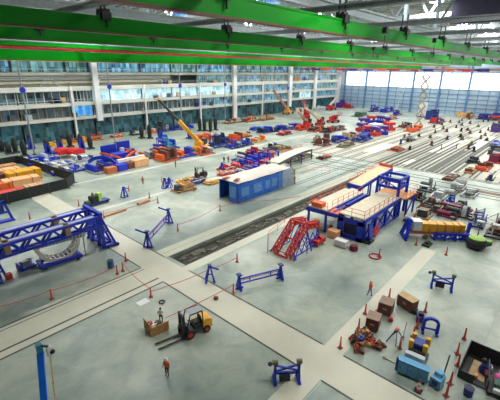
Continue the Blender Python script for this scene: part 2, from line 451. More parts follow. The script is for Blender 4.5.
t = bridge(60.5, 23.95, 25.35, -38, 184, 'deep green lowest bridge crane with tan bottom edge', False)
MB().box(-111, -.52, -.09, 111, .52, 0).build('tan_edge_strip', mat('tan_strip', (.45, .34, .10), .5), t)
hg = MB()
for x in RX:
    if -37 < x < 183: hg.bar((x-73, 0, 1.4), (x-73, 0, 3.3), .25)
hg.build('hanger', DGREY, t)
# hook blocks and pendants hanging off the bridges
for i, (y, x, lab) in enumerate(((15.2, 33, 'dark hoist trolley under the nearest green bridge'), (27.5, 58, 'dark hoist trolley under the second green bridge'), (15.2, 46.4, 'dark hoist trolley at the right on the nearest green bridge'))):
    t = T('hoist', lab, 'hoist', (x, y-.95, 26.2))
    MB().box(-.25, -.2, -.2, .25, .2, .3).build('motor_box', DGREY, t); MB().tube((.32, 0, .05), (-.32, 0, .05), .17).build('drum', BLACK, t)
    MB().tube((0, 0, -.3), (0, 0, -1.3), .03).build('hook_cable', BLACK, t)
# far crossing crane near the window wall
FCR = [RED, PURP, ORANGE, RED, PURP, mat('far_blue', (.06, .12, .5), .5), ORANGE, RED]
t = T('gantry_crane', 'far red gantry crane crossing in front of the bright windows', 'crane', (188, 55, 23.1))
MB().box(-.8, -79, .5, .8, 70, 1.1).build('girder', mat('far_orange_red', (.50, .16, .10), .5), t)
MB().bar((0, -79, 1.5), (0, 70, 1.5), .2).build('rail', DGREY, t)
fg = MB()
for i in range(12): y = -78+i*13; fg.bar((0, y, 1.2), (0, y, 5.2), .3)
fg.build('hanger', DGREY, t)
for i in range(17):
    y = 125-7.5*i+(i*37 % 5)*.7-1.4; hh = .2+.13*(i*7 % 5)
    o = MB().box(-.5, -1.2-hh*2, -.5, .5, 1.0+hh, hh).box(-.5, 1.2, -.2, .5, 3.2, .5).build('hoist_cabinet', (FCR[i % 8])); o.location = (186.3, y, 23.6)
    tag(o, ('red', 'purple', 'orange', 'red', 'purple', 'blue', 'orange', 'red')[i % 8]+' hoist cabinet slung along the far gantry crane', 'hoist', ('red', 'purple', 'orange', 'red', 'purple', 'blue', 'orange', 'red')[i % 8]+' hoist cabinets on the far gantry crane')
# far cross trusses under the crane level, slender posts in front of the offices
for i, (x, y, disc, lab) in enumerate(((34.6, 112, 17.4, 'slender grey post with blue disc, leftmost before the offices'), (59, 112, 17.6, 'slender grey post with blue disc beside the first wide white column'), (91, 118, 17, 'slender grey post with blue disc between the first two wide columns'), (117, 120, 16.8, 'slender grey post with blue disc just left of second wide column'), (163.5, 120, 14, 'slender grey post right of the second wide column'))):
    t = T('drop_post', lab, 'post', (x, y, 0))
    MB().tube((0, 0, 0), (0, 0, 28.2), .2).build('mast', GREY, t)
    MB().tube((0, -.35, disc), (0, -.2, disc), .75, n=16).build('disc', BLUE, t)
    MB().box(-.4, -.4, 0, .4, .4, .3).build('foot', DGREY, t)

# --------------------------------------------------- lamps
def make_lamp():
    t = T('ceiling_light', 'x', 'lamp', (0, 0, 0))
    MB().lathe([(.35, 1.1), (.5, .7), (1.25, .12), (1.3, 0)][::-1], 16).build('reflector', LGREY, t)
    MB().lathe([(1.1, -.06), (1.15, .02)], 16).build('lens', LENS, t)
    MB().tube((0, 0, 1.1), (0, 0, 3.42), .06).build('rod', DGREY, t)
    return t
ld2 = None
LP = None
pl = bpy.data.lights.new('added_roof_fill', 'POINT'); pl.energy = 380; pl.shadow_soft_size = .6; pl.color = (.93, .97, 1)  # extra point light added below each lamp to brighten roof and girders
ld = bpy.data.lights.new('bay_light_glow', 'AREA'); ld.shape = 'DISK'; ld.size = 2.4; ld.energy = 2350; ld.color = (1, .985, .95)
ld2 = ld.copy(); ld2.energy = 3500; ld2.color = (1, .99, .96)
for iy, y in enumerate((-14, 6, 24.0, 48, 70, 92, 114)):
    for ix in range(10):
        x = 1+24.8*ix
        if (x < 20 and y < 60) or (x < 30 and 20 < y < 30): continue
        lab = 'round high bay light hanging under the roof trusses'
        if LP is None:
            LP = make_lamp(); LP['label'] = lab; LP['group'] = 'high bay lights'; LP.location = (x, y, 34.6)
        else: dup(LP, (x, y, 34.6), 0, lab, 'high bay lights')
        l = bpy.data.objects.new('bay_light_glow', ld if x+y*.5 < 80 else ld2); COL.objects.link(l); l.location = (x, y, 34.45)
        l2 = bpy.data.objects.new('added_roof_fill', pl); COL.objects.link(l2); l2.location = (x, y, 33.6)
        if y > 40: l2.scale = (1, 1, 1)

# ================================================================== people
def person(px, py, label, top, legs, hat=None, hair=None, vest=None, rz=0., pose='stand', hgt=1.75):
    base = at(px, py)
    t = T('person', label, 'person', base, rz)
    s = hgt/1.75
    V = {'pelvis': (0, 0, .95, .15), 'waist': (.0, 0, 1.12, .13), 'chest': (.02, 0, 1.34, .155), 'neck': (.02, 0, 1.50, .06), 'head': (.04, 0, 1.62, .095), 'crown': (.03, 0, 1.70, .085)}
    E = [('pelvis', 'waist'), ('waist', 'chest'), ('chest', 'neck'), ('neck', 'head'), ('head', 'crown')]
    for sd, q in ((1, 'l'), (-1, 'r')):
        st_ = .16*sd if pose == 'walk' else .02*sd
        ar = -.18*sd if pose == 'walk' else .05
        V['hip'+q] = (0, .10*sd, .88, .095); V['kn'+q] = (st_*.7+.03, .11*sd, .49, .065); V['an'+q] = (st_*1.2-.02, .11*sd, .09, .045); V['toe'+q] = (st_*1.2+.16, .13*sd, .045, .04)
        V['sh'+q] = (.02, .20*sd, 1.40, .07)
        if pose == 'work': V['el'+q] = (.10, .27*sd, 1.14, .05); V['wr'+q] = (.34, .17*sd, 1.18, .036); V['ha'+q] = (.42, .14*sd, 1.2, .04)
        else: V['el'+q] = (ar*.5, .27*sd, 1.13, .05); V['wr'+q] = (ar+.05, .28*sd, .90, .036); V['ha'+q] = (ar+.08, .28*sd, .81, .042)
        E += [('pelvis', 'hip'+q), ('hip'+q, 'kn'+q), ('kn'+q, 'an'+q), ('an'+q, 'toe'+q), ('chest', 'sh'+q), ('sh'+q, 'el'+q), ('el'+q, 'wr'+q), ('wr'+q, 'ha'+q)]
    names = list(V); me = bpy.data.meshes.new('tmp')
    me.from_pydata([Vector(V[n][:3])*s for n in names], [(names.index(a), names.index(b_)) for a, b_ in E], [])
    o = bpy.data.objects.new('tmp', me); COL.objects.link(o)
    md = o.modifiers.new('skin', 'SKIN'); sb = o.modifiers.new('sub', 'SUBSURF'); sb.levels = 1; sb.render_levels = 1
    for i, n in enumerate(names): me.skin_vertices[0].data[i].radius = (V[n][3]*s,)*2
    me.skin_vertices[0].data[0].use_root = True
    dg = bpy.context.evaluated_depsgraph_get(); dg.update()
    nm = bpy.data.meshes.new_from_object(o.evaluated_get(dg))
    bpy.data.objects.remove(o); bpy.data.meshes.remove(me)
    nm.materials.clear()
    for mm in (SKIN, top, legs, BLACK): nm.materials.append(mm)
    for p in nm.polygons:
        c = p.center/s; p.use_smooth = True
        if c.z > 1.5: k = 0
        elif c.z < .11: k = 3
        elif abs(c.y) > .2 and .70 < c.z < .93 and pose != 'work': k = 0
        elif c.x > .33 and c.z > 1.0: k = 0
        elif c.z < .98 and abs(c.y) < .22: k = 2
        else: k = 1
        p.material_index = k
    body = bpy.data.objects.new('body', nm); COL.objects.link(body); body.parent = t
    hd = MB().tube((.12*s, .035*s, 1.635*s), (.145*s, .035*s, 1.635*s), .012).tube((.12*s, -.035*s, 1.635*s), (.145*s, -.035*s, 1.635*s), .012)
    hd.build('eyes', BLACK, t)
    MB().sph((.145*s, 0, 1.60*s), .018, (1.3, .8, 1.2), 8, 6).build('nose', SKIN, t)
    if hat: MB().lathe([(.16, 0), (.145, .02), (.125, .03), (.12, .09), (.07, .135), (.01, .145)], 14, (.03*s, 0, 1.665*s)).build('hard_hat', hat, t, smooth=False)
    if hair: MB().sph((.015*s, 0, 1.66*s), .118, (1, .95, .95)).build('hair', hair, t, smooth=True)
    if vest: MB().lathe([(.17, 0), (.165, .12), (.195, .32), (.18, .44), (.10, .50)], 14, (.01*s, 0, 1.0*s)).build('vest', vest, t, smooth=True)
    return t
person(167.5, 376, 'worker in orange vest, white hard hat and dark trousers near forklift', VEST, DARKC, hat=WHITE, vest=VEST, rz=R(200), hgt=1.78)
person(369.5, 296, 'worker in orange vest and blue jeans walking along cream strip', VEST, JEANS, hat=ORANGE, vest=VEST, rz=R(80), pose='walk')
person(143, 184.5, 'person in orange top and blue jeans standing on open floor', VEST, JEANS, hair=DARKC, vest=VEST, rz=R(250))
person(224, 163, 'person in dark clothes, left of two standing above blue tent', DARKC, DARKC, hair=DARKC, rz=R(200))
person(228.3, 162.5, 'person in red top, right of two standing above blue tent', RED, DARKC, hair=DARKC, rz=R(200))
person(175.8, 167.5, 'person in dark green clothes alone below the orange machines', GDARK, DARKC, hair=DARKC, rz=R(180))
person(318.5, 143, 'person in brown jacket beside maroon carts on far floor', BROWN, DARKC, hair=DARKC, rz=R(210))
person(161.5, 323, 'person with dark hair and white shirt working over wooden crate', WSHIRT, DARKC, hair=DARKC, rz=R(230), pose='work')
person(441, 150, 'person in dark clothes walking between the far floor rails', DARKC, DARKC, hair=DARKC, rz=R(90), pose='walk')
person(456, 149, 'person in blue top standing between the far floor rails', DBLUE, DARKC, hair=DARKC, rz=R(90))

# ================================================================== cones and ropes
def make_cone():
    t = T('traffic_cone', 'x', 'cone', (0, 0, 0))
    MB().lathe([(.13, .04), (.10, .3), (.075, .7), (.055, 1.2), (.03, 1.24)], 12).build('tall_cone', CONE, t)
    MB().box(-.2, -.2, 0, .2, .2, .045).build('base', BROWN, t)
    return t
K0 = None
cones = [
 (52, 299, 'orange-red cone holding the sagging rope on the left cream strip'),
 (117.5, 274, 'orange-red cone, left of a close pair by the blue barrel'),
 (123, 271, 'orange-red cone, right of a close pair by the blue barrel'),
 (126, 261, 'orange-red cone standing behind the close pair by the blue barrel'),
 (151, 297, 'orange-red cone on the floor above the open wooden crate'),
 (158, 203, 'orange-red cone right of long wooden plank near the beam stand'),
 (149.5, 198, 'orange-red cone just above the short wooden plank'),
 (104, 218, 'orange-red cone at left end of the long wooden plank'),
 (220, 211, 'orange-red cone with red rope left of the blue tent'),
 (237, 262, 'orange-red cone standing alone between pit and blue beam stand'),
 (416, 245, 'orange-red cone below the blue frame of yellow crates'),
 (446, 255, 'orange-red cone alone in front of the yellow crates'),
 (379, 257, 'orange-red cone beside coiled red hose'),
 (340, 348, 'orange-red cone left of the heap of scrap, by the cream strip edge'),
 (365, 314, 'orange-red cone left of and above front brown crate'),
 (378, 311, 'orange-red cone touching left side of the middle brown crate'),
 (389, 298, 'orange-red cone behind the middle brown crate'),
 (358.5, 329, 'orange-red cone between scrap heap and front brown crate'),
 (399.5, 348, 'orange-red cone in front of the dark tripod'),
 (464, 339, 'orange-red cone, topmost of three in a line left of black bin'),
 (425, 312, 'orange-red cone behind the blue arch stand'),
 (417, 328, 'orange-red cone just left of the blue arch stand'),
 (413, 337, 'orange-red cone above the yellow padded machine'),
 (457, 354, 'orange-red cone, second from top in line left of black bin'),
 (457.5, 366, 'orange-red cone, third from top in line left of black bin'),
 (450, 384, 'orange-red cone right of the pale blue pump unit, upper of pair'),
 (446, 396, 'orange-red cone right of the pale blue pump unit, lower of pair'),
 (30, 219, 'orange-red cone behind the blue lattice girders'),
 (79, 206, 'orange-red cone left of the blue equipment cart'),
 (129, 191, 'orange-red cone right of small blue trestle on open floor'),
 (162, 182, 'orange-red cone beside the pair of small blue jacks'),
 (194, 191, 'orange-red cone below the dark forklift near the tent'),
 (477, 239, 'orange-red cone behind the lime green topped cart'),
 (178, 231, 'tan-based cone right of the long blue beam stand', 1),
 (233.5, 293, 'dull orange cone on the cream strip holding the long red rope', 1),
]
for e in cones:
    p = at(e[0], e[1])
    if K0 is None: K0 = make_cone(); K0['label'] = e[2]; K0['group'] = 'tall orange cones'; K0.location = p
    else:
        k = dup(K0, p, rnd.uniform(-.6, .6), e[2], 'tall orange cones')
        if len(e) > 3: k.children[0].data = k.children[0].data.copy(); k.children[0].data.materials[0] = mat('weathered_cone', (.42, .20, .10), .6)
t = T('traffic_cone', 'red and white banded cone in front of light blue cabinet cart', 'cone', at(418, 391))
MB().lathe([(.17, .05), (.145, .25)], 12).build('tall_cone', CONE, t); MB().lathe([(.145, .25), (.115, .5)], 12).build('white_band', WHITE, t)
MB().lathe([(.115, .5), (.1, .62)], 12).build('red_band', CONE, t); MB().lathe([(.1, .62), (.075, .82)], 12).build('white_band', WHITE, t); MB().lathe([(.075, .82), (.03, 1.1)], 12).build('tip', CONE, t)
MB().box(-.27, -.27, 0, .27, .27, .055).build('base', BLACK, t)
def rope(pts, label, sag=.35, h=1.05, r=.035):
    P = []
    for (a, b_) in zip(pts, pts[1:]):
        A, B = at(*a), at(*b_); L = (A-B).length
        for i in range(12):
            u = i/12; q = A.lerp(B, u); q.z = max(.06, h-4*sag*min(1.6, L/9)*u*(1-u)); P.append(q)
    B = at(*pts[-1]); B.z = h; P.append(B)
    tag(MB().path(P, r).build('barrier_rope', ROPE), label, 'rope')
rope([(-10, 318), (52, 299), (117.5, 274)], 'red rope sagging between cones across the left cream strip')
rope([(123, 271), (151, 297)], 'red rope from blue barrel cones down to cone above crate')
rope([(151, 297), (172, 290), (204, 277), (238, 262)], 'red rope running beside the small blue jack stand', .2, .7)
rope([(166, 327), (233.5, 293)], 'long red rope from wooden crate to dull orange cone on cream strip', .15)
rope([(178, 231), (220, 211)], 'red rope between tan cone and cone left of tent')
rope([(220, 211), (238, 205), (300, 200)], 'red rope from left cone along front of blue tent', .3, .8)
rope([(104, 218), (158, 203)], 'red rope above the long wooden plank', .2, .8)
tag(MB().sph((0, 0, .16), .28, (1, 1, .6)).build('rope_weight', BROWN), 'small brown weight lying under the long red rope', 'weight').location = at(216, 299)

# planks, hose rings, barrel
def plank(a, b_, label, w=.5, h=.25):
    A, B = at(*a), at(*b_); d = (B-A).length
    o = MB().box(0, -w/2, 0, d, w/2, h).build('timber_plank', WOOD, bevel=.02); o.location = A; o.rotation_euler.z = ang(A, B); tag(o, label, 'plank')
plank((104, 217), (126, 210), 'long weathered plank lying right of the blue gantry frame')
plank((138, 205), (149, 201), 'short weathered plank lying between two orange cones', .7, .35)
def torus(px, py, R_, r, mt, name, label, cat):
    c = at(px, py); pts = [c+Vector((R_*math.cos(a), R_*math.sin(a), r+(i % 3)*r*.6)) for i, a in enumerate([k*math.pi/10 for k in range(41)])]
    tag(MB().path(pts, r).build(name, mt), label, cat)
torus(375, 257, .75, .07, RED, 'hose_coil', 'coiled red hose lying beside a cone on grey floor', 'hose')
torus(162, 302.5, .3, .05, DGREY, 'cable_coil', 'small dark cable coil lying above the wooden crate', 'cable')
t = T('barrel', 'blue barrel standing left of the close pair of cones', 'barrel', at(111, 267))
MB().lathe([(.38, 0), (.4, .05), (.38, .35), (.41, .38), (.38, .42), (.38, .8), (.4, .92), (.36, .95)], 16).build('drum', mat('teal_blue', (.01, .12, .30), .4), t)
MB().lathe([(.33, .95), (.33, .97)], 16).build('lid', DGREY, t)
tag(MB().box(-.6, -.45, 0, .6, .45, .01).build('paper', WHITE), 'white sheet lying on the floor left of cable coil', 'sheet').location = at(143, 302)

# ================================================================== forklift
def forklift(loc, rz, label, body):
    t = T('forklift', label, 'forklift', loc, rz)
    for y in (-.35, .35): MB().box(1.1, y-.08, .08, 3.3, y+.08, .15).box(1.1, y-.08, .08, 1.2, y+.08, .9).build('fork', BLACK, t)
    for y in (-.42, .42): MB().box(.9, y-.07, .1, 1.08, y+.07, 2.35).build('mast_rail', BLACK, t)
    MB().box(.92, -.4, 2.2, 1.06, .4, 2.34).box(.92, -.4, 1.1, 1.06, .4, 1.2).build('mast_tie', DGREY, t)
    MB().box(1.06, -.6, .35, 1.12, .6, .45).box(1.06, -.6, .85, 1.12, .6, .95).box(1.06, -.05, .4, 1.11, .05, .9).build('fork_carriage', DGREY, t)
    MB().tube((.98, 0, .2), (.98, 0, 2.2), .06).build('lift_ram', GREY, t)
    for x in (.55, -1.05):
        for y in (-.58, .58):
            r = .42 if x > 0 else .34
            w = MB().tube((x, y-.13, r), (x, y+.13, r), r, n=18).build('wheel', BLACK, t)
            MB().tube((x, y-.145, r), (x, y+.145, r), r*.55, n=14).build('rim', RED, w)
    MB().box(-1.0, -.5, .3, .8, .5, .62).build('chassis', DGREY, t, .03)
    MB().prism([(-1.65, .35), (-1.65, 1.15), (-1.35, 1.32), (-.75, 1.32), (-.75, .35)], -.58, .58).build('counterweight', body, t, .05)
    MB().box(-.75, -.5, .62, .05, .5, 1.0).build('hood', BLACK, t, .03)
    MB().box(-.65, -.3, 1.0, -.05, .3, 1.12).box(-.72, -.3, 1.1, -.6, .3, 1.6).build('seat', BLACK, t, .03)
    MB().prism([(.45, .62), (.75, .62), (.75, 1.25), (.6, 1.25)], -.45, .45).build('dashboard', DGREY, t)
    MB().path([Vector((.42+.06*math.sin(a), .19*math.cos(a), 1.35+.14*math.sin(a))) for a in [k*math.pi/6 for k in range(13)]], .02).build('steering_wheel', BLACK, t)
    g = MB()
    for y in (-.48, .48):
        g.bar((.75, y, 1.0), (.4, y, 2.25), .08); g.bar((-.8, y, 1.2), (-.7, y, 2.25), .08)
    g.box(-.75, -.52, 2.22, .45, -.44, 2.3).box(-.75, .44, 2.22, .45, .52, 2.3)
    g.build('overhead_guard', BLACK, t)
    MB().box(-.7, -.45, 2.24, .4, .45, 2.28).build('roof_panel', GREY, t)
    MB().tube((-.2, -.57, .8), (-.75, -.57, .8), .16).build('gas_cylinder', YEL, t)
    return t
o = forklift(at(193, 332.5), R(167), 'yellow and black forklift with forks lowered on the near floor', YEL); o.scale = (1.06,)*3
o = forklift(at(200, 177), R(150), 'dark forklift seen above the left end of blue tent', DGREY)

# ================================================================== open wooden crate
t = T('wooden_crate', 'open plywood crate of parts beside the forklift', 'crate', at(157, 329), R(-8))
MB().box(-.85, -.75, 0, .85, .75, .12).build('pallet_base', WOOD, t)
MB().box(-.85, -.80, .12, .85, -.73, 1.0).build('front_panel', WOOD, t); MB().box(-.9, -.5, .12, -.84, .8, 1.2).build('side_panel', WOOD, t)
t2 = T('motor_unit', 'white and dark motor unit packed in open plywood crate', 'machine', at(155.5, 327.5, .12))
MB().box(-.5, -.2, 0, .1, .35, .55).build('housing', WHITE, t2, .04); MB().tube((-.1, 0, .35), (.55, 0, .35), .25).build('barrel', DGREY, t2); MB().tube((-.35, .1, .55), (-.35, .1, .8), .14).build('inlet', RED, t2); MB().box(.1, .1, 0, .6, .5, .3).build('gearbox', BROWN, t2)
for i, (px, py, l) in enumerate(((149, 326, 'grey round part on the floor left of the open crate'), (152.5, 331.5, 'grey round part on the floor in front of the open crate'))):
    tt = T('flange_part', l, 'part', at(px, py)); MB().lathe([(.3, 0), (.3, .1), (.16, .14), (.16, .4)], 14).build('flange', GREY, tt); MB().tube((0, 0, .4), (0, 0, .5), .1).build('plug', BROWN, tt)

# ================================================================== blue trestles and stands
def trestle(p, q, label, h=1.7):
    p, q = Vector(p), Vector(q); L = (q-p).length; c = (p+q)/2
    t = T('roller_trestle', label, 'stand', c, ang(p, q))
    for s in (-1, 1):
        x = s*L/2
        MB().box(x-.13, -.55, 0, x+.13, .55, .14).bar((x, -.45, .1), (x, 0, h*.8), .15).bar((x, .45, .1), (x, 0, h*.8), .15).box(x-.09, -.09, .1, x+.09, .09, h).build('leg', BLUE, t)
        MB().tube((x-.2, 0, h+.14), (x+.2, 0, h+.14), .19, n=14).build('roller', OLIVE, t)
        MB().box(x-.15, -.15, h-.05, x+.15, .15, h).build('cap_plate', BLUE, t)
    MB().bar((-L/2, 0, h*.92), (L/2, 0, h*.55), .13).build('cross_brace', BLUE, t); MB().bar((-L/2, 0, h*.55), (L/2, 0, h*.92), .13).build('cross_brace', BLUE, t)
    MB().box(-L/2, -.07, h*.4, L/2, .07, h*.52).build('rail', BLUE, t)
    MB().box(-L*.32, -.3, h*.12, L*.12, .1, h*.4).build('winch_box', BLACK, t)
    MB().sph((-L/2-.4, 0, h), .18).bar((-L/2-.4, 0, h), (-L/2, 0, h), .08).build('crank', DGREY, t)
    return t
trestle((18.0, 13.3, 0), (19.35, 12.0, 0), 'blue roller trestle standing across the near cream strip')
trestle((40.6, 8.5, 0), (41.2, 6.6, 0), 'blue roller trestle alone on open floor at right')
def beam_stand(p, q, label, h, arms=False):
    p, q = Vector(p), Vector(q); L = (q-p).length
    t = T('beam_stand', label, 'stand', (p+q)/2, ang(p, q))
    for s in (-1, 1):
        x = s*L/2
        MB().bar((x, -.7, .08), (x, .7, .08), .2).bar((x-.5*s, 0, .08), (x+.4*s, 0, .08), .18).bar((x, -.6, .1), (x, 0, h), .17).bar((x, .6, .1), (x, 0, h), .17).box(x-.12, -.12, .1, x+.12, .12, h).build('end_frame', BLUE, t)
        MB().box(x-.25, -.3, h, x+.25, .3, h+.14).build('head_plate', DBLUE, t)
        if arms: MB().bar((x, 0, h*.9), (x, 1.6, h*1.12), .18).build('side_arm', BLUE, t)
    for z in (h*.72, h*.38): MB().bar((-L/2, 0, z), (L/2, 0, z), .14).build('rail', BLUE, t)
    MB().bar((-L/4, 0, h*.38), (-L/4, 0, h*.72), .1).bar((L/4, 0, h*.38), (L/4, 0, h*.72), .1).build('strut', BLUE, t)
    MB().tube((-L/2+.3, .1, h*.55), (L/2-.3, .1, h*.55), .05).build('tie_rod', RED, t)
    return t
beam_stand((25.4, 24.2, 0), (30.3, 22.2, 0), 'blue two-legged beam stand in front of the red lattice stand', 1.7)
beam_stand((24.2, 40.2, 0), (31.2, 45.0, 0), 'tall blue beam stand with side arms beside the pit end', 2.3, True)
def a_stand(p, label, h=1.9, rz=0.):
    t = T('jack_stand', label, 'stand', p, rz)
    for s in (-1, 1): MB().bar((-.45, s*.5, .06), (-.05, s*.08, h), .15).bar((.45, s*.5, .06), (.05, s*.08, h), .15).build('leg_frame', BLUE, t)
    MB().bar((-.5, -.55, .08), (-.5, .55, .08), .13).bar((.5, -.55, .08), (.5, .55, .08), .13).bar((-.3, 0, h*.45), (.3, 0, h*.45), .1).build('foot_rail', BLUE, t)
    MB().bar((0, 0, h-.1), (1.0, -.3, h*.78), .15).build('arm', BLUE, t); MB().box(-.2, -.2, h-.05, .2, .2, h+.12).build('head', DBLUE, t)
    return t
a_stand(at(210, 281), 'small blue A-shaped jack stand left of the blue beam stand', 2.0, R(-35))
a_stand(at(124.5, 197), 'small blue trestle on open floor above long plank', 1.9, R(20))
a_stand(at(165, 188), 'left of the pair of small blue jacks on open floor', 2.0, R(30))
a_stand(at(169.5, 187.5), 'right of the pair of small blue jacks on open floor', 2.0, R(-60))
a_stand(at(222, 172), 'small pale blue jack standing behind the tent end', 2.2, R(10))
# arch stand
t = T('arch_stand', 'blue arch-shaped stand right of the brown crates', 'stand', (at(423, 331)+at(436, 334))/2, ang(at(423, 331), at(436, 334)))
for s in (-1, 1):
    MB().box(s*.6-.12, -.5, 0, s*.6+.12, .5, .14).box(s*.6-.13, -.13, .14, s*.6+.13, .13, 1.0).build('leg', BLUE, t)
MB().bpath([Vector((-.62*math.cos(a)*-1, 0, 1.0+.55*math.sin(a))) for a in [k*math.pi/10 for k in range(11)]], .28, .24).build('arch', BLUE, t)
MB().box(-.6, -.06, .35, .6, .06, .5).build('tie_bar', BLUE, t)
t = T('tool_cart', 'small dark blue cart behind the blue arch stand', 'cart', at(419.5, 321), R(20))
MB().box(-.5, -.35, .18, .5, .35, .75).build('body', DBLUE, t, .03); MB().box(-.3, -.25, .75, .2, .2, 1.05).build('top_box', BLACK, t)
for x in (-.38, .38):
    for y in (-.28, .28): MB().tube((x, y-.05, .09), (x, y+.05, .09), .09).build('wheel', BLACK, t)

# brown crates by the strip
def bcrate(px, py, w, d, h, rz, label, lid):
    t = T('shipping_case', label, 'crate', at(px, py), rz)
    MB().box(-w/2, -d/2, .12, w/2, d/2, h).build('body', BROWN, t, .02)
    MB().box(-w/2-.03, -d/2-.03, h, w/2+.03, d/2+.03, h+.06).build('lid', lid, t)
    for y in (-d/2+.15, d/2-.15): MB().box(-w/2, y-.08, 0, w/2, y+.08, .12).build('skid', DGREY, t)
    MB().box(-w/2-.015, -.2, h*.5, -w/2+.0, .2, h*.65).build('label_plate', GREY, t)
LIDB = mat('worn_brown_lid', (.30, .19, .13), .7, var=.2)
bcrate(372.5, 327.5, 1.3, 1.15, 1.3, R(12), 'front brown shipping case nearest the scrap heap', LIDB)
bcrate(385.5, 312, 1.4, 1.25, 1.3, R(8), 'middle brown shipping case of the three beside the cream strip', LIDB)
bcrate(406.5, 307.5, 1.0, 1.8, 1.25, R(-18), 'brown shipping case with pale lid, farthest right of the three', TAN)
o = MB().lathe([(.22, 0), (.25, .1), (.22, .35), (.12, .42)], 14).build('fuel_can', RED); o.location = at(390.5, 321); tag(o, 'small red can on the floor below middle brown case', 'can')
o = MB().box(-.3, -.25, 0, .3, .25, .45).build('tool_bag', BLACK, None, .06); o.location = at(414.5, 313); tag(o, 'black bag beside the pale-lidded brown case', 'bag')
# scrap heap: each piece on its own
RUST = mat('rust', (.36, .10, .04), .7, var=.3)
rs = random.Random(4)
for i in range(54):
    px, py = rs.gauss(361.5, 5.2), rs.gauss(342.5, 4.0)
    if i > 44: px, py = rs.gauss(376, 2), rs.gauss(345, 2)
    c = at(px, py); z = max(0, 1.25-.8*((px-361)**2/40+(py-341.5)**2/22)) if i <= 44 else .0
    mt, nm = rs.choice(((RUST, 'rusty'), (BROWN, 'brown'), (RED, 'red'), (TAN, 'tan'), (BROWN, 'brown'), (WOOD, 'wooden'), (BLACK, 'black'), (RUST, 'rusty'), (BROWN, 'brown')))
    w = rs.uniform(.22, .5)
    o = MB().prism([(-w, 0), (w*.9, .03), (w, .28), (w*.2, .42), (-w*.8, .3)], -w*.4, w*.45).tube((w*.2, -w*.5, .25), (w*.3, w*.5, .3), .09).bar((-w*.5, 0, .2), (w*.3, w*.3, .65), .09).build('scrap_piece', mt)
    o.location = (c.x, c.y, z*rs.uniform(.3, 1)); o.rotation_euler = (rs.uniform(-.3, .3)*z, rs.uniform(-.3, .3)*z, rs.uniform(0, 6))
    tag(o, nm+' scrap piece in the heap beside the front brown case', 'scrap', nm+' scrap pieces in the heap')
o = MB().box(-.3, -.2, 0, .3, .2, .3).tube((0, 0, .3), (0, 0, .42), .1).build('scrap_pump', DBLUE); c = at(361, 339.5, 1.2); o.location = c; tag(o, 'dark blue block on top of the scrap heap', 'scrap')
# tripod
t = T('tripod', 'dark tripod with red head beside cones', 'tripod', at(395, 341))
for a in (30, 140, 205, 320): MB().bar((.12*math.cos(R(a)), .12*math.sin(R(a)), 1.15), (.85*math.cos(R(a)), .85*math.sin(R(a)), 0.03), .07).build('leg', DGREY, t)
MB().box(-.2, -.14, 1.1, .2, .14, 1.38).build('head', RED, t, .03); MB().box(-.45, -.1, 1.2, -.2, .1, 1.36).build('counterweight', BLACK, t)
t = T('wire_stake', 'thin tilted red stake right of tripod', 'stake', at(403, 337)); MB().tube((0, 0, 0), (.2, -.05, 1.6), .03).build('rod', RED, t); MB().lathe([(.15, 0), (.12, .05)], 10).build('foot', DGREY, t)
# light blue cabinet cart with the machine behind it
a_, b_ = at(396, 373), at(426, 386)
t = T('cabinet_cart', 'light blue long cabinet facing the cream strip', 'cabinet', (a_+b_)/2, ang(a_, b_)); L = (b_-a_).length
MB().box(-L/2, 0, .18, L/2, .55, 1.35).build('body', LBLUE, t, .02)
for k in range(3):
    d = MB().box(-L/2+.05+k*L/3, -.035, .28, -L/2-.05+(k+1)*L/3, 0, 1.25).build('door', LBLUE, t, .015)
    MB().box(-L/2+.02+k*L/3, -.02, .2, -L/2+.05+k*L/3, -.0, 1.33).build('seam', DBLUE, d)
    MB().box(-L/2+.18+k*L/3, -.06, .72, -L/2+.3+k*L/3, -.035, .8).build('handle', DBLUE, d)
MB().box(-L/2-.04, -.04, 1.35, L/2+.04, .6, 1.4).build('top', LBLUE, t)
for x in (-L/2+.2, L/2-.2):
    for y in (.1, .45): MB().tube((x-.05, y, .09), (x+.05, y, .09), .09).build('wheel', BLACK, t)
MB().box(-L/2-.14, -.08, .3, -L/2, .08, 1.55).build('end_post', DBLUE, t)
c = at(414, 364); t = T('padded_jack', 'dark blue machine with four yellow pads behind light blue cabinet', 'machine', c, R(5))
MB().box(-.8, -.8, .2, 1.5, .8, .45).build('chassis', DGREY, t)
MB().box(-.6, -.75, .45, -.1, .75, 1.25).build('motor_row', LGREY, t, .05); MB().box(0, -.65, .45, 1.3, .65, 1.3).build('body', BLACK, t, .05); MB().box(.35, -.5, 1.3, 1.35, .5, 1.75).build('deck', DBLUE, t, .06)
for x in (.35, 1.4):
    for y in (-.55, .55): MB().tube((x, y, 1.2), (x, y, 1.95), .2).build('pad', YEL, t)
for x in (-.6, 1.2):
    for y in (-.7, .7): MB().tube((x, y-.1, .2), (x, y+.1, .2), .2).build('wheel', BLACK, t)
t = T('pump_unit', 'pale blue pump unit with tall dark pole', 'pump', at(435.5, 386), R(-8)); t.scale = (.8, .8, .9)
MB().box(-.45, -.5, .12, .75, .5, 1.0).build('body', LBLUE, t, .04); MB().box(.1, -.35, 1.0, .7, .35, 1.35).build('control_head', LBLUE, t, .03); MB().box(.08, -.2, 1.05, .1, .2, 1.3).build('gauge_panel', WHITE, t)
MB().tube((.75, -.2, .2), (1.0, -.3, 3.0), .07).build('pole', DGREY, t); MB().box(-.46, -.25, .3, -.44, .25, .8).build('vent', DBLUE, t)
for x in (-.3, .6): MB().box(x-.08, -.5, 0, x+.08, .5, .12).build('skid', DGREY, t)
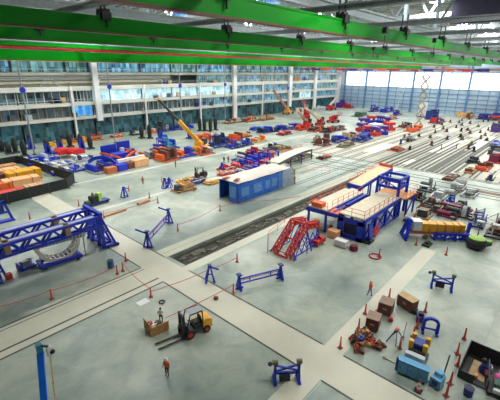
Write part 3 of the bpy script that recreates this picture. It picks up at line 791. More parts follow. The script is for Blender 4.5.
tag(MB().path([at(423, 375)+Vector((0, 0, .05)), at(427, 380)+Vector((0, 0, .05)), at(431, 386)+Vector((0, 0, .05))], .05).build('air_hose', BLACK), 'short black hose between cabinet and pump unit', 'hose')
tag(MB().path([at(384, 358)+Vector((0, 0, .04)), at(390, 361)+Vector((0, 0, .04)), at(397, 364)+Vector((0, 0, .04))], .05).sph(at(384, 358)+Vector((0, 0, .1)), .12).build('floor_cable', TAN), 'tan cable with knob lying left of light blue cabinet', 'cable')
# black open bin
B0 = at(457.5, 377)-Vector((0, 1.85, 0)); bs = .86
def inb(x, y, z): return (B0.x+bs*(x-28.2), B0.y+bs*(y-.9), bs*z)
t = T('black_bin', 'large black open bin at the lower right edge', 'bin', B0, R(0)); t.scale = (bs,)*3
MB().box(0, -.6, .05, 4.0, 2.2, .15).build('floor_pan', BLACK, t)
MB().prism([(0, .1), (3.8, .1), (4.2, 1.5), (0, 1.0)], 2.15, 2.22).build('side_wall', BLACK, t); MB().prism([(4.0, .1), (4.1, .1), (4.3, 1.5), (4.2, 1.5)], -.6, 2.2).build('end_wall', BLACK, t); MB().box(-.06, .9, .1, 0, 2.2, .95).build('front_flap', BLACK, t)
o = tag(MB().box(0, 0, 0, 2.6, 1.3, .05).build('cardboard', TAN), 'tan cardboard sheet lying inside black open bin', 'cardboard'); o.location = inb(28.9, 1.1, .16); o.scale = (bs,)*3
t = T('engine_part', 'dark blue engine part standing in black open bin', 'machine', inb(30.3, 1.3, .22), R(20)); t.scale = (bs,)*3
MB().lathe([(.5, 0), (.55, .3), (.4, .7), (.42, .9), (.2, 1.1)], 14).build('casing', DBLUE, t); MB().tube((-.3, 0, .6), (-.8, 0, .3), .18).build('pipe', MAROON, t); MB().sph((.1, .2, 1.2), .25).build('cap', BLACK, t); MB().box(-.2, -.5, .2, .3, -.3, .8).build('bracket', WHITE, t)
t = T('drum_bin', 'small dark blue drum beside front of black bin', 'drum', at(467.5, 395)); t.scale = (.85,)*3; MB().lathe([(.36, 0), (.4, .8), (.43, .85), (.36, .86)], 16).build('body', DBLUE, t); MB().lathe([(.34, .86), (.34, .88)], 16).build('opening', BLACK, t)
o = MB().sph((0, 0, .25), .35, (1, .8, .7)).tube((0, 0, .2), (.4, .2, .5), .1).build('rag_bundle', PEACH); o.scale = (.6,)*3; o.location = inb(29.1, 1.8, .21); tag(o, 'peach rag bundle on cardboard in black bin', 'rag')
t = T('equipment_cart', 'black cart with pink bag at the right picture edge', 'cart', at(496, 390), R(10))
MB().box(-1, -.7, .25, 1.6, .7, .4).build('deck', BLACK, t); MB().bar((-1, .7, .4), (-1, .7, 1.4), .1).bar((1.5, .7, .4), (1.5, .7, 1.4), .1).bar((-1, .7, 1.4), (1.5, .7, 1.4), .1).build('handrail', BLACK, t)
MB().box(-.6, -.4, .4, .1, .3, 1.0).build('crate', GDARK, t); MB().sph((.5, 0, .75), .4, (1, .8, .9)).build('bag', PINK, t); MB().box(-.95, -.3, .4, -.65, .3, .7).build('box', WHITE, t)
for x in (-.7, 1.2):
    for y in (-.5, .5): MB().tube((x, y-.08, .14), (x, y+.08, .14), .14).build('wheel', DGREY, t)

# ================================================================== blue boom with yellow chain, bottom left
t = T('boom_post', 'bright blue post with yellow chain at bottom left', 'post', (4.75, 22.9, 0))
topp = at(40.3, 353, 4.2)-Vector((4.75, 22.9, 0)); botp = Vector((0, 0, 0)); 
bt = at(44.6, 425, 1.0)-Vector((4.75, 22.9, 0))
MB().bar((bt.x, bt.y, 0), topp, .42).build('mast', POLEB, t, .02)
MB().bar(topp-Vector((0, 0, .05)), topp+Vector((0, 0, .75)), .36).build('mast_head', mat('teal_post_head', (.03, .25, .42), .4), t)
MB().box(bt.x-.5, bt.y-.5, 0, bt.x+.5, bt.y+.5, .15).build('base_plate', DGREY, t)
arm = topp+Vector((.45, -.45, .55))
MB().bar(topp+Vector((0, 0, .65)), arm, .12).build('arm', DGREY, t)
MB().box(arm.x-.15, arm.y-.15, arm.z-.75, arm.x+.15, arm.y+.15, arm.z-.05).build('hoist_head', WHITE, t); MB().sph((arm.x+.15, arm.y-.15, arm.z-.45), .17).build('hoist_motor', BLACK, t)
ch = MB(); zz = arm.z-.75
a2 = Vector((arm.x, arm.y, zz)); b2 = Vector((bt.x+.75, bt.y-.05, .6))
N = 36
for i in range(N):
    p0 = a2.lerp(b2, i/N); p1 = a2.lerp(b2, (i+.85)/N); ch.bar(p0, p1, .10 if i % 2 else .05, .05 if i % 2 else .10)
ch.build('chain', CHAIN, t)
hk = a2.lerp(b2, .80); MB().path([hk+Vector((.14*math.cos(a), -.14*math.cos(a), .2*math.sin(a))) for a in [k*math.pi/6 for k in range(-5, 5)]], .06).build('hook', YEL, t)

# ================================================================== blue tent
TX0, TX1, TY0, TY1, TZ = 45.2, 60.6, 43.4, 48.0, 3.7
t = T('tent', 'blue tarpaulin tent with white roof beside the pit', 'tent', (TX0, TY0, 0)); L, W = TX1-TX0, TY1-TY0
fr = MB()
for x in (0, L*.25, L*.5, L*.75, L):
    for y in (0, W): fr.bar((x, y, 0), (x, y, TZ), .2)
    fr.bar((x, 0, TZ), (x, W, TZ), .16)
for y in (0, W): fr.bar((0, y, TZ), (L, y, TZ), .2); fr.bar((0, y, .1), (L, y, .1), .16)
fr.build('frame', BLUE, t)
MB().box(0, -.14, .05, L*.78, -.1, TZ-.1).build('side_wall', TARP, t)
MB().box(L*.78, -.14, .05, L, -.1, TZ-.1).build('side_wall', TARPL, t)
for x0, x1 in ((.8, 2.9), (4.2, 6.6), (7.6, 9.0), (9.6, 11.2)): MB().box(x0, -.2, 1.0, x1, -.15, 2.7).build('window_sheet', TARPL, t)
MB().box(-.14, 0, .05, -.1, W*.45, TZ-.1).build('end_wall', TARP, t)
MB().box(-.15, .35, .9, -.12, W*.4, 3.0).build('end_sheet', TARPL, t)
MB().box(0, W+.1, .05, L, W+.14, TZ-.1).build('rear_wall', TARP, t)
rfm = MB(); n = 14
prev = None
for i in range(n+1):
    x = -.3+(L+.6)*i/n; z = TZ+.14+.05*math.sin(i*1.3)
    row = [rfm.bm.verts.new((x, y, z+(.1 if 0 < j < 3 else 0))) for j, y in enumerate((-.35, W*.3, W*.7, W+.35))]
    row2 = [rfm.bm.verts.new((v.co.x, v.co.y, v.co.z-.06)) for v in row]
    if prev:
        for k in range(3): rfm.bm.faces.new((prev[0][k], row[k], row[k+1], prev[0][k+1])); rfm.bm.faces.new((prev[1][k], prev[1][k+1], row2[k+1], row2[k]))
    prev = (row, row2)
rfm.build('roof_sheet', ROOFS, t)
MB().prism([(L-2.5, .05), (L+1.6, .05), (L+1.0, TZ*.9), (L, TZ+.3), (L-2.8, TZ+.2)], -.5, -.44).build('polythene_drape', POLY, t)
MB().box(L+.5, -.5, .05, L+.56, W, TZ).build('polythene_end', POLY, t)
for i, (px, py) in enumerate(((226, 178), (237, 180))):
    o = MB().box(-.8, -.4, 0, .8, .4, .12).tube((-.5, 0, .12), (.5, 0, .12), .12).build('roof_weight', mat('rusty_red', (.45, .12, .07), .7)); o.location = at(px, py, 4.12); o.rotation_euler.z = .4*i
    tag(o, ('rusty red weight on the tent roof at its far edge', 'rusty red weight on the tent roof near front corner')[i], 'weight')
for i, (px, py) in enumerate(((292, 183), (292, 175))):
    o = MB().box(-.5, -.5, .1, .5, .5, 1.5).box(-.55, -.55, 0, .55, .55, .1).tube((0, 0, 1.5), (0, 0, 1.8), .2).build('generator', OLIVE); o.location = at(px, py)
    tag(o, ('olive generator box by the right tent end, nearer the pit', 'olive generator box by the right tent end, farther from pit')[i], 'generator')

# ================================================================== big blue work platform
t = T('work_platform', 'large blue work platform with cream decks and red handrails', 'platform', (45.6, 19.4, 0)); Z = 3.4
def post(x, y, h, w=.35): return MB().box(x-w/2, y-w/2, 0, x+w/2, y+w/2, h)
MB().box(0, 0, Z, 13.5, 3.9, Z+.18).build('deck', CREAM, t); MB().box(-.6, 5.6, Z, 11.2, 9.0, Z+.18).build('deck', CREAM, t)
for y in (0, 3.9, 5.6, 9): MB().bar((-.6 if y > 5 else 0, y, Z-.25), (11.2 if y > 5 else 14, y, Z-.25), .3, .5).build('edge_beam', BLUE, t)
MB().bar((0, 4.75, Z-.1), (11.2, 4.75, Z-.1), .5, .35).build('centre_rail', DBLUE, t); MB().bar((3, 4.4, Z+.3), (10, 4.5, Z+.3), .3, .3).build('guide_rail', BLUE, t)
# front portal with its dark opening
MB().prism([(0, 0), (.9, 0), (.9, Z-.5), (0, Z-.5)], 0, .12).box(-.15, 0, 0, .15, .9, Z-.4).box(-.15, 3.1, 0, .15, 4.0, Z-.4).box(-.15, 0, Z-1.0, .15, 4.0, Z-.3).box(-.15, 0, 0, .15, 4.0, .55).build('front_portal', BLUE, t)
MB().box(.25, .9, .55, .35, 3.1, Z-1.0).build('opening_shade_sheet', mat('navy_opening_shade', (.008, .014, .07), .5), t)  # navy sheet stands in for the shade inside the opening
MB().bar((-.2, 4.0, Z-.35), (-.6, 9.1, Z-.35), .6, .5).build('front_beam', BLUE, t)
for x, y in ((-.4, 5.8), (-.4, 8.8), (5, 8.8), (10, 8.8), (5, 5.8), (10, 5.8), (11, 8.8)): post(x, y, Z-.2, .28).build('leg', BLUE, t)
for i, x in enumerate((4.2, 8.0, 11.8, 13.6)):
    post(x, .1, Z-.2).build('leg', BLUE, t); post(x, 3.8, Z-.2).build('leg', BLUE, t)
    if i < 3:
        x2 = (8.0, 11.8, 13.6)[i]
        MB().bar((x, .1, .2), (x2, .1, Z-.6), .2).bar((x, .1, Z-.6), (x2, .1, .2), .2).bar((x, .1, .15), (x2, .1, .15), .25).build('side_brace', BLUE, t)
MB().bar((.2, .1, .2), (4.2, .1, Z-.5), .22).bar((0, .1, .15), (4.2, .1, .15), .25).build('side_brace', BLUE, t)
MB().prism([(1.0, .1), (2.3, .6), (1.2, Z-.6), (.2, Z-.4)], -.7, -.45).build('access_ramp', BLUE, t)
MB().bar((2.2, -.6, .5), (4.0, -.6, 1.1), .5, .3).bar((2.0, -.6, 1.4), (4.0, -.6, 2.0), .1).build('red_step', RED, t)
def railing(mb, pts, h=1.1):
    for a, b_ in zip(pts, pts[1:]):
        a, b_ = Vector(a), Vector(b_); n = max(1, int((b_-a).length/1.5))
        for z in (h, h*.5): mb.bar(a+Vector((0, 0, z)), b_+Vector((0, 0, z)), .05)
        for i in range(n+1): q = a.lerp(b_, i/n); mb.bar(q, q+Vector((0, 0, h)), .05)
    return mb
HR = mat('handrail_red', (.80, .12, .06), .5)
railing(MB(), [(0, 3.9, Z+.18), (0, .05, Z+.18), (11.5, .05, Z+.18)]).build('handrail', HR, t)
railing(MB(), [(-.5, 5.6, Z+.18), (-.5, 8.9, Z+.18), (11, 8.9, Z+.18)]).build('handrail', HR, t)
railing(MB(), [(1, 5.65, Z+.18), (11, 5.65, Z+.18)]).build('handrail', HR, t)
MB().box(-.5, 6.6, Z+.18, .8, 8.4, Z+.9).build('deck_box', ORANGE, t, .03); MB().box(-.4, 3.9, Z-.2, 1.8, 5.6, Z).build('landing', HR, t)
# tower over the far end
TXa, TXb, TYa, TYb = 13.0, 16.8, .4, 4.0
for x in (TXa, TXb):
    for y in (TYa, TYb): MB().box(x-.2, y-.2, 0, x+.2, y+.2, 6.3).build('tower_post', BLUE, t)
for z in (6.3, 4.9): 
    MB().bar((TXa, TYa, z), (TXb, TYa, z), .35, .4).bar((TXa, TYb, z), (TXb, TYb, z), .35, .4).bar((TXa, TYa, z), (TXa, TYb, z), .35, .4).bar((TXb, TYa, z), (TXb, TYb, z), .35, .4).build('tower_frame', BLUE, t)
MB().bar((TXa, TYa, 4.9), (TXa, TYb, 6.3), .14).bar((TXa, TYa, 4.9), (TXb, TYa, 6.3), .14).build('tower_brace', BLUE, t)
MB().box(TXa, -1.0, Z-.1, 17.8, TYb, Z+.12).build('tower_deck', mat('orange_deck', (.80, .36, .14), .6), t)
railing(MB(), [(TXa, -1.0, Z+.12), (17.8, -1.0, Z+.12), (17.8, TYb, Z+.12)]).build('handrail', HR, t)
MB().bar((14, -.9, 0), (14, -.9, Z), .25).bar((17.4, -.9, 0), (17.4, -.9, Z), .25).bar((14, -.9, .3), (17.4, -.9, Z-.3), .18).build('leg', BLUE, t)
# curved wing jig behind it
def arcjig(t, x0, x1, y0, y1, z0, rise, top, edge, leg, n=12):
    m_ = MB(); P = []
    for i in range(n+1):
        u = i/n; x = x0+(x1-x0)*u; z = z0+rise*math.sin(math.pi*(.15+.6*u)); P.append((x, z))
    m_.prism(P+[(x, z-.3) for x, z in P[::-1]], y0, y1); m_.build('curved_deck', top, t)
    for y in (y0-.08, y1+.08):
        MB().bpath([(x, y, z-.3) for x, z in P], .2, .55).build('curved_edge', edge, t)
    for k in (0, n//3, 2*n//3, n):
        x, z = P[k]
        for y in (y0, y1): MB().bar((x, y, 0), (x, y, z-.3), .25).build('leg', leg, t)
    return P
a_, b_ = at(355, 183.5, 4.0), at(386, 166.5, 5.6)
L = (b_.xy-a_.xy).length
t = T('wing_jig', 'curved cream jig with red rails behind blue platform tower', 'jig', (a_.x, a_.y, 0), ang(a_, b_))
P = []; n = 12; jm = MB()
for i in range(n+1):
    u = i/n; P.append((L*u, 3.9+1.7*u*u+.5*math.sin(math.pi*u)))
jm.prism(P+[(x, z-.3) for x, z in P[::-1]], -1.3, 1.3); jm.build('curved_deck', mat('straw_deck', (.80, .62, .36), .6), t)
for y in (-1.4, 1.4): MB().bpath([(x, y, z-.35) for x, z in P], .2, .6).build('curved_edge', BLUE if y < 0 else HR, t)
MB().bar((-.1, -1.4, 3.5), (-.1, 1.4, 3.5), .3, .7).build('end_beam', BLUE, t); MB().bar((L, -1.4, P[-1][1]), (L, 1.4, P[-1][1]), .25, 1.0).build('end_rail', HR, t)
for k in (0, 4, 8, 12):
    for y in (-1.2, 1.2): MB().bar((P[k][0], y, 0), (P[k][0], y, P[k][1]-.3), .22).build('leg', BLUE, t)
railing(MB(), [(x, 1.3, z) for x, z in P[::3]], .8).build('handrail', HR, t)
a_, b_ = at(273, 161.5, 2.8), at(306.5, 148.5, 2.8)
L = (b_-a_).length
t = T('wing_jig', 'long curved cream jig on purple stand beyond the blue tent', 'jig', (a_.x, a_.y, 0), ang(a_, b_))
P = arcjig(t, 0, L, -1.6, 1.6, 2.3, .9, CREAM, DGREY, PURP)
railing(MB(), [(x, 1.7, z) for x, z in P[5:]], .7).build('handrail', ORANGE, t)
t = T('jig_tower', 'purple and blue open tower at left end of curved jig', 'tower', at(268.5, 169), R(8))
for x in (-2.0, 2.0):
    for y in (-1.5, 1.5): MB().box(x-.15, y-.15, 0, x+.15, y+.15, 4.4).build('tower_post', PURP if x < 0 else BLUE, t)
for z in (2.2, 4.4): MB().bar((-2.0, -1.5, z), (2.0, -1.5, z), .25).bar((2.0, -1.5, z), (2.0, 1.5, z), .25).bar((2.0, 1.5, z), (-2.0, 1.5, z), .25).bar((-2.0, 1.5, z), (-2.0, -1.5, z), .25).build('tower_frame', PURP, t)
MB().box(-2.0, -1.5, 2.2, 2.0, 1.5, 2.3).build('deck', RED, t); railing(MB(), [(-2.0, 1.5, 2.3), (-2.0, -1.5, 2.3), (2.0, -1.5, 2.3)], .8).build('handrail', PURP, t)
# things around the platform
def cbox(px, py, w, d, h, mt, label, name='carton', rz=0.):
    t = T(name, label, 'box', at(px, py), rz)
    MB().box(-w/2, -d/2, .1, w/2, d/2, h).build('body', mt, t, .03); MB().box(-w/2-.02, -d/2-.02, h, w/2+.02, d/2+.02, h+.05).build('lid', mt, t); MB().box(-w/2, -d/2, 0, w/2, -d/2+.2, .1).box(-w/2, d/2-.2, 0, w/2, d/2, .1).build('skid', WOOD, t)
cbox(333.5, 237, 1.2, 1.5, 1.1, PEACH, 'peach wrapped box under the front of blue platform')
cbox(341, 246, 1.0, 1.7, .9, WHITE, 'long white box on the floor before blue platform')
cbox(322, 229, 1.4, 1.1, .6, TAN, 'flat tan box between red lattice stand and platform')
cbox(313, 224, 2.4, .8, .5, WOOD, 'long wooden box behind the red lattice stand')
o = MB().lathe([(.55, 0), (.6, .3), (.5, .75), (.2, .9)], 14).build('drum_cover', MAROON); o.location = at(353.5, 250); tag(o, 'round maroon covered drum in front of blue platform', 'drum')
o = MB().box(-.9, -.7, 0, .9, .7, .2).tube((-.5, -.6, .28), (.5, -.6, .28), .18).build('floor_mat_roll', BLACK); o.location = at(367, 241.5); tag(o, 'black mat with rolled end at platform corner', 'mat')
t = T('pallet_jack', 'red pallet jack under the blue platform front', 'jack', at(331, 228), R(30)); MB().box(-.8, -.35, .1, .8, -.1, .25).box(-.8, .1, .1, .8, .35, .25).build('forks', RED, t); MB().bar((-.8, 0, .2), (-1.3, 0, 1.3), .1).build('handle', RED, t); MB().box(-.9, -.25, .1, -.6, .25, .8).build('pump', DGREY, t)

# ================================================================== red and blue lattice stand
t = T('lattice_stand', 'red lattice ramp stand on blue legs beside the pit', 'stand', (36.9, 24.5, 0), R(0)); t.scale = (.84, .84, .9)
for y in (-.3, 2.2):
    MB().truss((-2.9, y, .4), (1.8, y, 3.9), .75, .75, 9, .2).truss((1.6, y, 3.9), (5.2, y, 3.2), .75, .75, 6, .2).build('red_ramp', RED, t)
for x, z in ((-2.9, .2), (1.6, 4.2), (5.2, 3), (-.6, 2.2)): MB().bar((x, -.3, z), (x, 2.2, z), .2).build('cross_tie', RED, t)
for x, sx in ((-1.8, -.5), (1.6, .4), (4.6, .7)):
    h = {-1.8: 1.0, 1.6: 3.5, 4.6: 2.9}[x]
    for y, sy in ((-.6, -.9), (2.5, .9)):
        MB().bar((x, y, h), (x+sx, y+sy, 0), .17).bar((x, y, h), (x-.9, y+sy, 0), .13).build('leg', BLUE, t)
bl = MB().box(-2, -1.05, .2, -1.9, 2.85, .3)
for x in (-1.5, 0, 1.5, 3): bl.bar((x, -.9, .3), (x+1.5, -.9, 2.6), .1).bar((x+1.5, -.9, .3), (x, -.9, 2.6), .1).bar((x, 2.7, .3), (x+1.5, 2.7, 2.6), .1)
bl.bar((4.9, -1, .25), (4.9, 2.8, .25), .14).bar((-2, -1, .25), (5, -1, .25), .14).bar((-2, 2.8, .25), (5, 2.8, .25), .14).bar((-1, -1, 1.5), (5, -1, 1.5), .1)
bl.build('lattice_base', BLUE, t)
railing(MB(), [(-3.4, 3.2, 2.4), (-1, 3.2, 2.9), (.8, 3.2, 3.6)], 1.0).bar((-3.4, 3.2, 0), (-3.4, 3.2, 2.6), .1).build('handrail', HR, t)
MB().box(3.6, -1.6, .3, 6.2, -.2, 1.0).bar((5, -1.5, 1), (5, -.5, 1.6), .5).build('red_carriage', RED, t, .06)

# ================================================================== blue lattice gantry, left
t = T('lattice_gantry', 'long blue lattice girders on end frame at left', 'gantry', (20.0, 46.6, 0))
LAT = MB
for y in (1.75, -1.75):
    MB().truss((-30, y, 3.6), (-.2, y, 3.9), 1.35, .9, 26, .3).build('girder', BLUE, t)
    MB().box(-30, y-.28, 4.62, -.6, y+.28, 4.7).build('walkway', mat('pale_lilac_deck', (.45, .48, .62), .5), t)
    for x in (-4.2, -10.8, -17.5):
        MB().box(x-.32, y-.58, 3.3, x+.32, y+.58, 4.7).build('clamp_block', mat('tan_block', (.32, .22, .13), .7), t)
for y in (-2.2, -1.0, 1.0, 2.2):
    MB().bar((.1, y, 4.8), (.1, y, .3), .35).bar((.1, y, 4.5), (1.5, y*1.25, .3), .3).bar((-.2, y, .2), (1.8, y*1.25, .2), .3).bar((.1, y, 2.3), (.9, y, 2.3), .22).build('end_frame_leg', BLUE, t)
MB().bar((.1, -2.4, 4.9), (.1, 2.4, 4.9), .45).bar((.1, -2.3, 2.6), (.1, 2.3, 2.6), .3).bar((.1, -2.3, .4), (.1, 2.3, .4), .3).bar((.1, -2.2, .5), (.1, -1.0, 4.7), .22).bar((.1, -1.0, .5), (.1, 1.0, 4.7), .22).bar((.1, 1.0, .5), (.1, 2.2, 4.7), .22).bar((1.5, -2.7, .3), (1.5, 2.7, .3), .25).build('end_frame', BLUE, t)
for y in (-2.7, 0, 2.8): MB().tube((1.75, y-.15, .22), (1.75, y+.1, .22), .22).build('wheel', BLACK, t)
for x in (-13, -25):
    for y in (-2, 1.9): MB().bar((x, y, 0), (x, y, 2.9), .3).bar((x-1, y, .1), (x+1, y, .1), .3).build('support_leg', BLUE, t)
# arc cradle under it
a_, b_ = at(42, 271), at(83, 258)
t = T('arc_cradle', 'cream ribbed arc cradle on a blue wheeled base', 'cradle', (a_+b_)/2+Vector((0, .9, 0)), ang(a_, b_)); L = (b_-a_).length
for y in (-.9, .9): MB().box(-L/2, y-.2, .3, L/2, y+.2, .7).build('base_rail', BLUE, t)
for x in (-L/2+.2, L/2-.2): MB().box(x-.2, -1.2, .3, x+.2, 1.2, .65).build('base_cross', BLUE, t)
for x in (-L/2+.5, L/2-.5):
    for y in (-.9, .9): MB().tube((x, y-.12, .22), (x, y+.12, .22), .22).build('wheel', BLACK, t)
ARC = mat('cream_rib', (.70, .68, .58), .5)
Rr = L/2*.98
def ap(a, r=Rr): return Vector((r*math.cos(a), 0, 2.75+r*.88*math.sin(a)))
for y in (-.75, .75):
    MB().bpath([ap(a)+Vector((0, y, 0)) for a in [math.pi+k*math.pi/14 for k in range(15)]], .14, .4).build('arc_flange', ARC, t)
for k in range(1, 14):
    a = math.pi+k*math.pi/14; MB().bar(ap(a)+Vector((0, -.7, .05)), ap(a)+Vector((0, .7, .05)), .2, .12).build('rib', ARC, t)
MB().bpath([ap(a, Rr*.93) for a in [math.pi+k*math.pi/14 for k in range(15)]], .1, .1).build('arc_tie', LGREY, t)
a_, b_ = at(34, 246, 2.9), at(84, 233, 2.9); L = (b_-a_).length
t = T('wing_edge', 'long grey wing edge resting above the arc cradle', 'wing edge', (a_.x, a_.y, 0), ang(a_, b_))
MB().box(0, -.5, 2.6, L, -.35, 3.2).build('skin', GREY, t); rb = MB()
for k in range(14): rb.box(.1+k*.07*L, -.62, 2.65, .2+k*.07*L, -.5, 3.15)
rb.build('ribs', LGREY, t)
for x in (.3, L-.3): MB().bar((x, -.4, 0), (x, -.4, 2.6), .14).bar((x-.4, -.4, .06), (x+.4, -.4, .06), .12).build('leg', GREY, t)
t = T('pump_skid', 'small blue and grey skid left of the arc cradle', 'machine', at(27, 268), R(10)); MB().box(-.9, -.6, .1, .9, .6, .3).build('skid', BLUE, t); MB().box(-.6, -.4, .3, .3, .3, 1.1).build('tank', GREY, t, .05); MB().tube((.5, 0, .3), (.5, 0, 1.2), .22).build('cylinder', LGREY, t); MB().box(-.9, -.6, .3, -.7, .6, .9).build('panel', BLUE, t)
t = T('stool_frame', 'blue frame with red box at the left picture edge', 'frame', at(1, 280), R(5)); MB().bar((-.8, 0, 0), (-.3, 0, 2.4), .22).bar((.6, 0, 0), (.1, 0, 2.4), .22).bar((-.6, 0, 1), (.5, 0, 1), .16).bar((-.2, -1, 0), (-.1, 0, 2.3), .2).build('legs', BLUE, t); MB().box(.4, -.7, .0, 1.0, -.2, .7).build('red_box', RED, t); MB().box(-.5, -.3, 2.3, .3, .3, 2.55).build('head', BLUE, t)
t = T('girder_end', 'blue upright frame behind the far lattice girder at left edge', 'frame', at(3, 222), R(0)); MB().bar((-1, 0, 0), (-1, 0, 3.4), .35).bar((1.4, 0, 0), (.6, 0, 3.4), .35).bar((-1, 0, 3.2), (.8, 0, 3.2), .35).bar((-1, 0, 1.5), (1, 0, 1.5), .3).build('frame', BLUE, t); MB().box(-1.2, -.6, 0, 1.6, .6, .25).build('base', BLUE, t); MB().box(-.7, -.15, 1.7, .5, .15, 3.0).build('panel', DBLUE, t)
# blue equipment cart near girders
t = T('service_cart', 'blue cart with black and lime machinery above girder end', 'cart', at(97, 204), ang(at(88, 207), at(107, 201)))
MB().box(-2.2, -.8, .3, 2.2, .8, .55).build('deck', DBLUE, t); MB().box(-1.2, -.6, .55, .1, .6, 1.7).build('engine', BLACK, t, .05); MB().box(.2, -.5, .55, .9, .5, 2.0).build('control_box', LIME, t, .04); MB().tube((-.6, 0, 1.7), (-.6, 0, 2.3), .2).build('stack', OLIVE, t); MB().box(-2.1, -.5, .55, -1.4, .5, 1.0).build('toolbox', GDARK, t)
for x in (-1.7, 1.7):
    for y in (-.7, .7): MB().tube((x, y-.1, .25), (x, y+.1, .25), .25).build('wheel', BLACK, t)

# ================================================================== black fenced store, left
def fence_run(p, q, n, label, group, h=2.1):
    p, q = Vector(p), Vector(q)
    for i in range(n):
        a, b_ = p.lerp(q, i/n), p.lerp(q, (i+1)/n); L = (b_-a).length
        t = T('screen_barrier', label, 'barrier', (a+b_)/2, ang(a, b_), group)
        MB().box(-L/2+.02, -.05, .08, L/2-.02, .05, h).build('screen', SHROUD, t); MB().bar((-L/2, 0, 0), (-L/2, 0, h+.05), .12).bar((L/2, 0, 0), (L/2, 0, h+.05), .12).build('posts', DGREY, t)
        MB().box(-L/2, -.5, 0, -L/2+.12, .5, .08).box(L/2-.12, -.5, 0, L/2, .5, .08).build('feet', DGREY, t)
nb = (28.0, 74.4, 0)
fence_run((2, 71.0, 0), nb, 7, 'black screen panel along the near side of the cargo store', 'near side barrier panels')
fence_run(nb, (30.6, 77.4, 0), 2, 'black screen panel at the blunt corner of the cargo store', 'corner barrier panels')
fence_run((30.6, 77.4, 0), (28.2, 104.0, 0), 7, 'black screen panel along right side of the cargo store', 'right side barrier panels')
fence_run((28.2, 104.0, 0), (10, 101.2, 0), 5, 'black screen panel along the far side of the cargo store', 'far side barrier panels')
CG = [
 (8, 198, 8, 3, 1.4, RED, 'red long cargo box nearest in the fenced store'),
 (22, 186, 9, 4, 1.8, PEACH, 'peach wrapped cargo bundle centre of fenced store'),
 (24, 180, 9, 4.5, 2.3, YEL, 'long yellow cargo case in the fenced store'),
 (10, 176, 6, 4, 1.8, PEACH, 'peach cargo bundle behind the yellow case in the store'),
 (34, 190, 4.5, 2.8, 1.2, TAN, 'low tan cargo box by right side of store'),
 (40, 192, 2.2, 1.6, 1.4, ORANGE, 'small orange cargo box near blunt corner of store'),
 (3, 182, 4, 4, 2.0, BROWN, 'brown cargo box at left edge of fenced store'),
 (4, 190, 4, 3, 1.6, ORANGE, 'orange cargo case left in the fenced store'),
 (8, 171, 5, 3, 1.6, WOOD, 'brown wooden cargo box farthest in the fenced store'),
 (14, 184, 3, 3, 1.1, DBLUE, 'dark blue low box amid the peach cargo'),
]
for px, py, w, d, h, mt, lab in CG:
    t = T('cargo_case', lab, 'cargo', at(px, py), R(rnd.uniform(-6, 10)))
    MB().box(-w*.36, -d*.36, .15, w*.36, d*.36, h).build('load', mt, t, .12); MB().box(-w*.37, -d*.3, 0, w*.37, -d*.2, .15).box(-w*.37, d*.2, 0, w*.37, d*.3, .15).build('skid', WOOD, t)
    for k in (-.2, .2): MB().box(w*k-.06, -d*.37, .1, w*k+.06, d*.37, h+.03).build('strap', BROWN, t)

# ================================================================== black shrouded stands on blue bases
def shroud(px, py, h, label, blue=False, rz=0.):
    t = T('shrouded_stand', label, 'stand', at(px, py), rz)
    MB().box(-.95, -.8, .12, .95, .8, .5).build('base', BLUE if blue else DGREY, t, .04)
    MB().lathe([(.55, .5), (.72, h*.35), (.76, h*.6), (.62, h*.85), (.34, h*.97), (.1, h)], 14).build('shroud', SHROUD, t, smooth=True)
    if blue: MB().bar((-.9, -.9, .3), (-.35, -.75, h*.72), .45).bar((.6, -1.0, .3), (.3, -.8, h*.55), .4).bar((-1.1, .6, .3), (1.1, .6, .3), .3).build('support_arm', BLUE, t)
    for x in (-.7, .7):
        for s_ in (-1, 1): MB().tube((x, s_*.8, .15), (x, s_*.6, .15), .15).build('castor', BLACK, t)
for a in ((2.5, 152, 3.6, 'black shrouded stand at the far left edge behind cargo store'), (9.5, 154, 2.8, 'low black shrouded stand second from left behind cargo store'), (16, 153, 4.4, 'tall black shrouded stand third from left behind cargo store'), (25, 156.5, 4.6, 'tall black shrouded stand just behind cargo store corner'),
          (70.5, 147, 4.2, 'black shrouded stand left in the trio beyond red covers'), (90.8, 149, 4.0, 'black shrouded stand right in the trio beyond red covers'),
          (142, 138.5, 4.3, 'black shrouded stand leftmost in row before the yellow crane'), (150, 138.5, 5.0, 'black shrouded stand second in row before the yellow crane')):
    shroud(*a)
for a in ((31.5, 149, 4.6, 'blue-armed shrouded stand behind the cargo store', 1), (48, 154, 4.4, 'blue-armed shrouded stand left of the red covers', 1), (60, 149, 3.6, 'blue-armed shrouded stand directly behind the red covers', 1), (81.5, 149.5, 4.8, 'blue-armed shrouded stand middle in the trio', 1), (160, 139, 4.4, 'blue-armed shrouded stand third in row before yellow crane', 1), (189.5, 138.5, 3.8, 'blue-armed shrouded stand behind the yellow crane boom', 1)):
    shroud(*a)
for i, (px, py) in enumerate(((200, 131), (204.5, 131), (210.5, 131.5), (215.5, 130.5))):
    shroud(px, py, 5.2, ('black shrouded stand leftmost of four behind yellow crane', 'black shrouded stand second of four behind yellow crane', 'black shrouded stand third of four behind yellow crane', 'black shrouded stand rightmost of four behind yellow crane')[i])

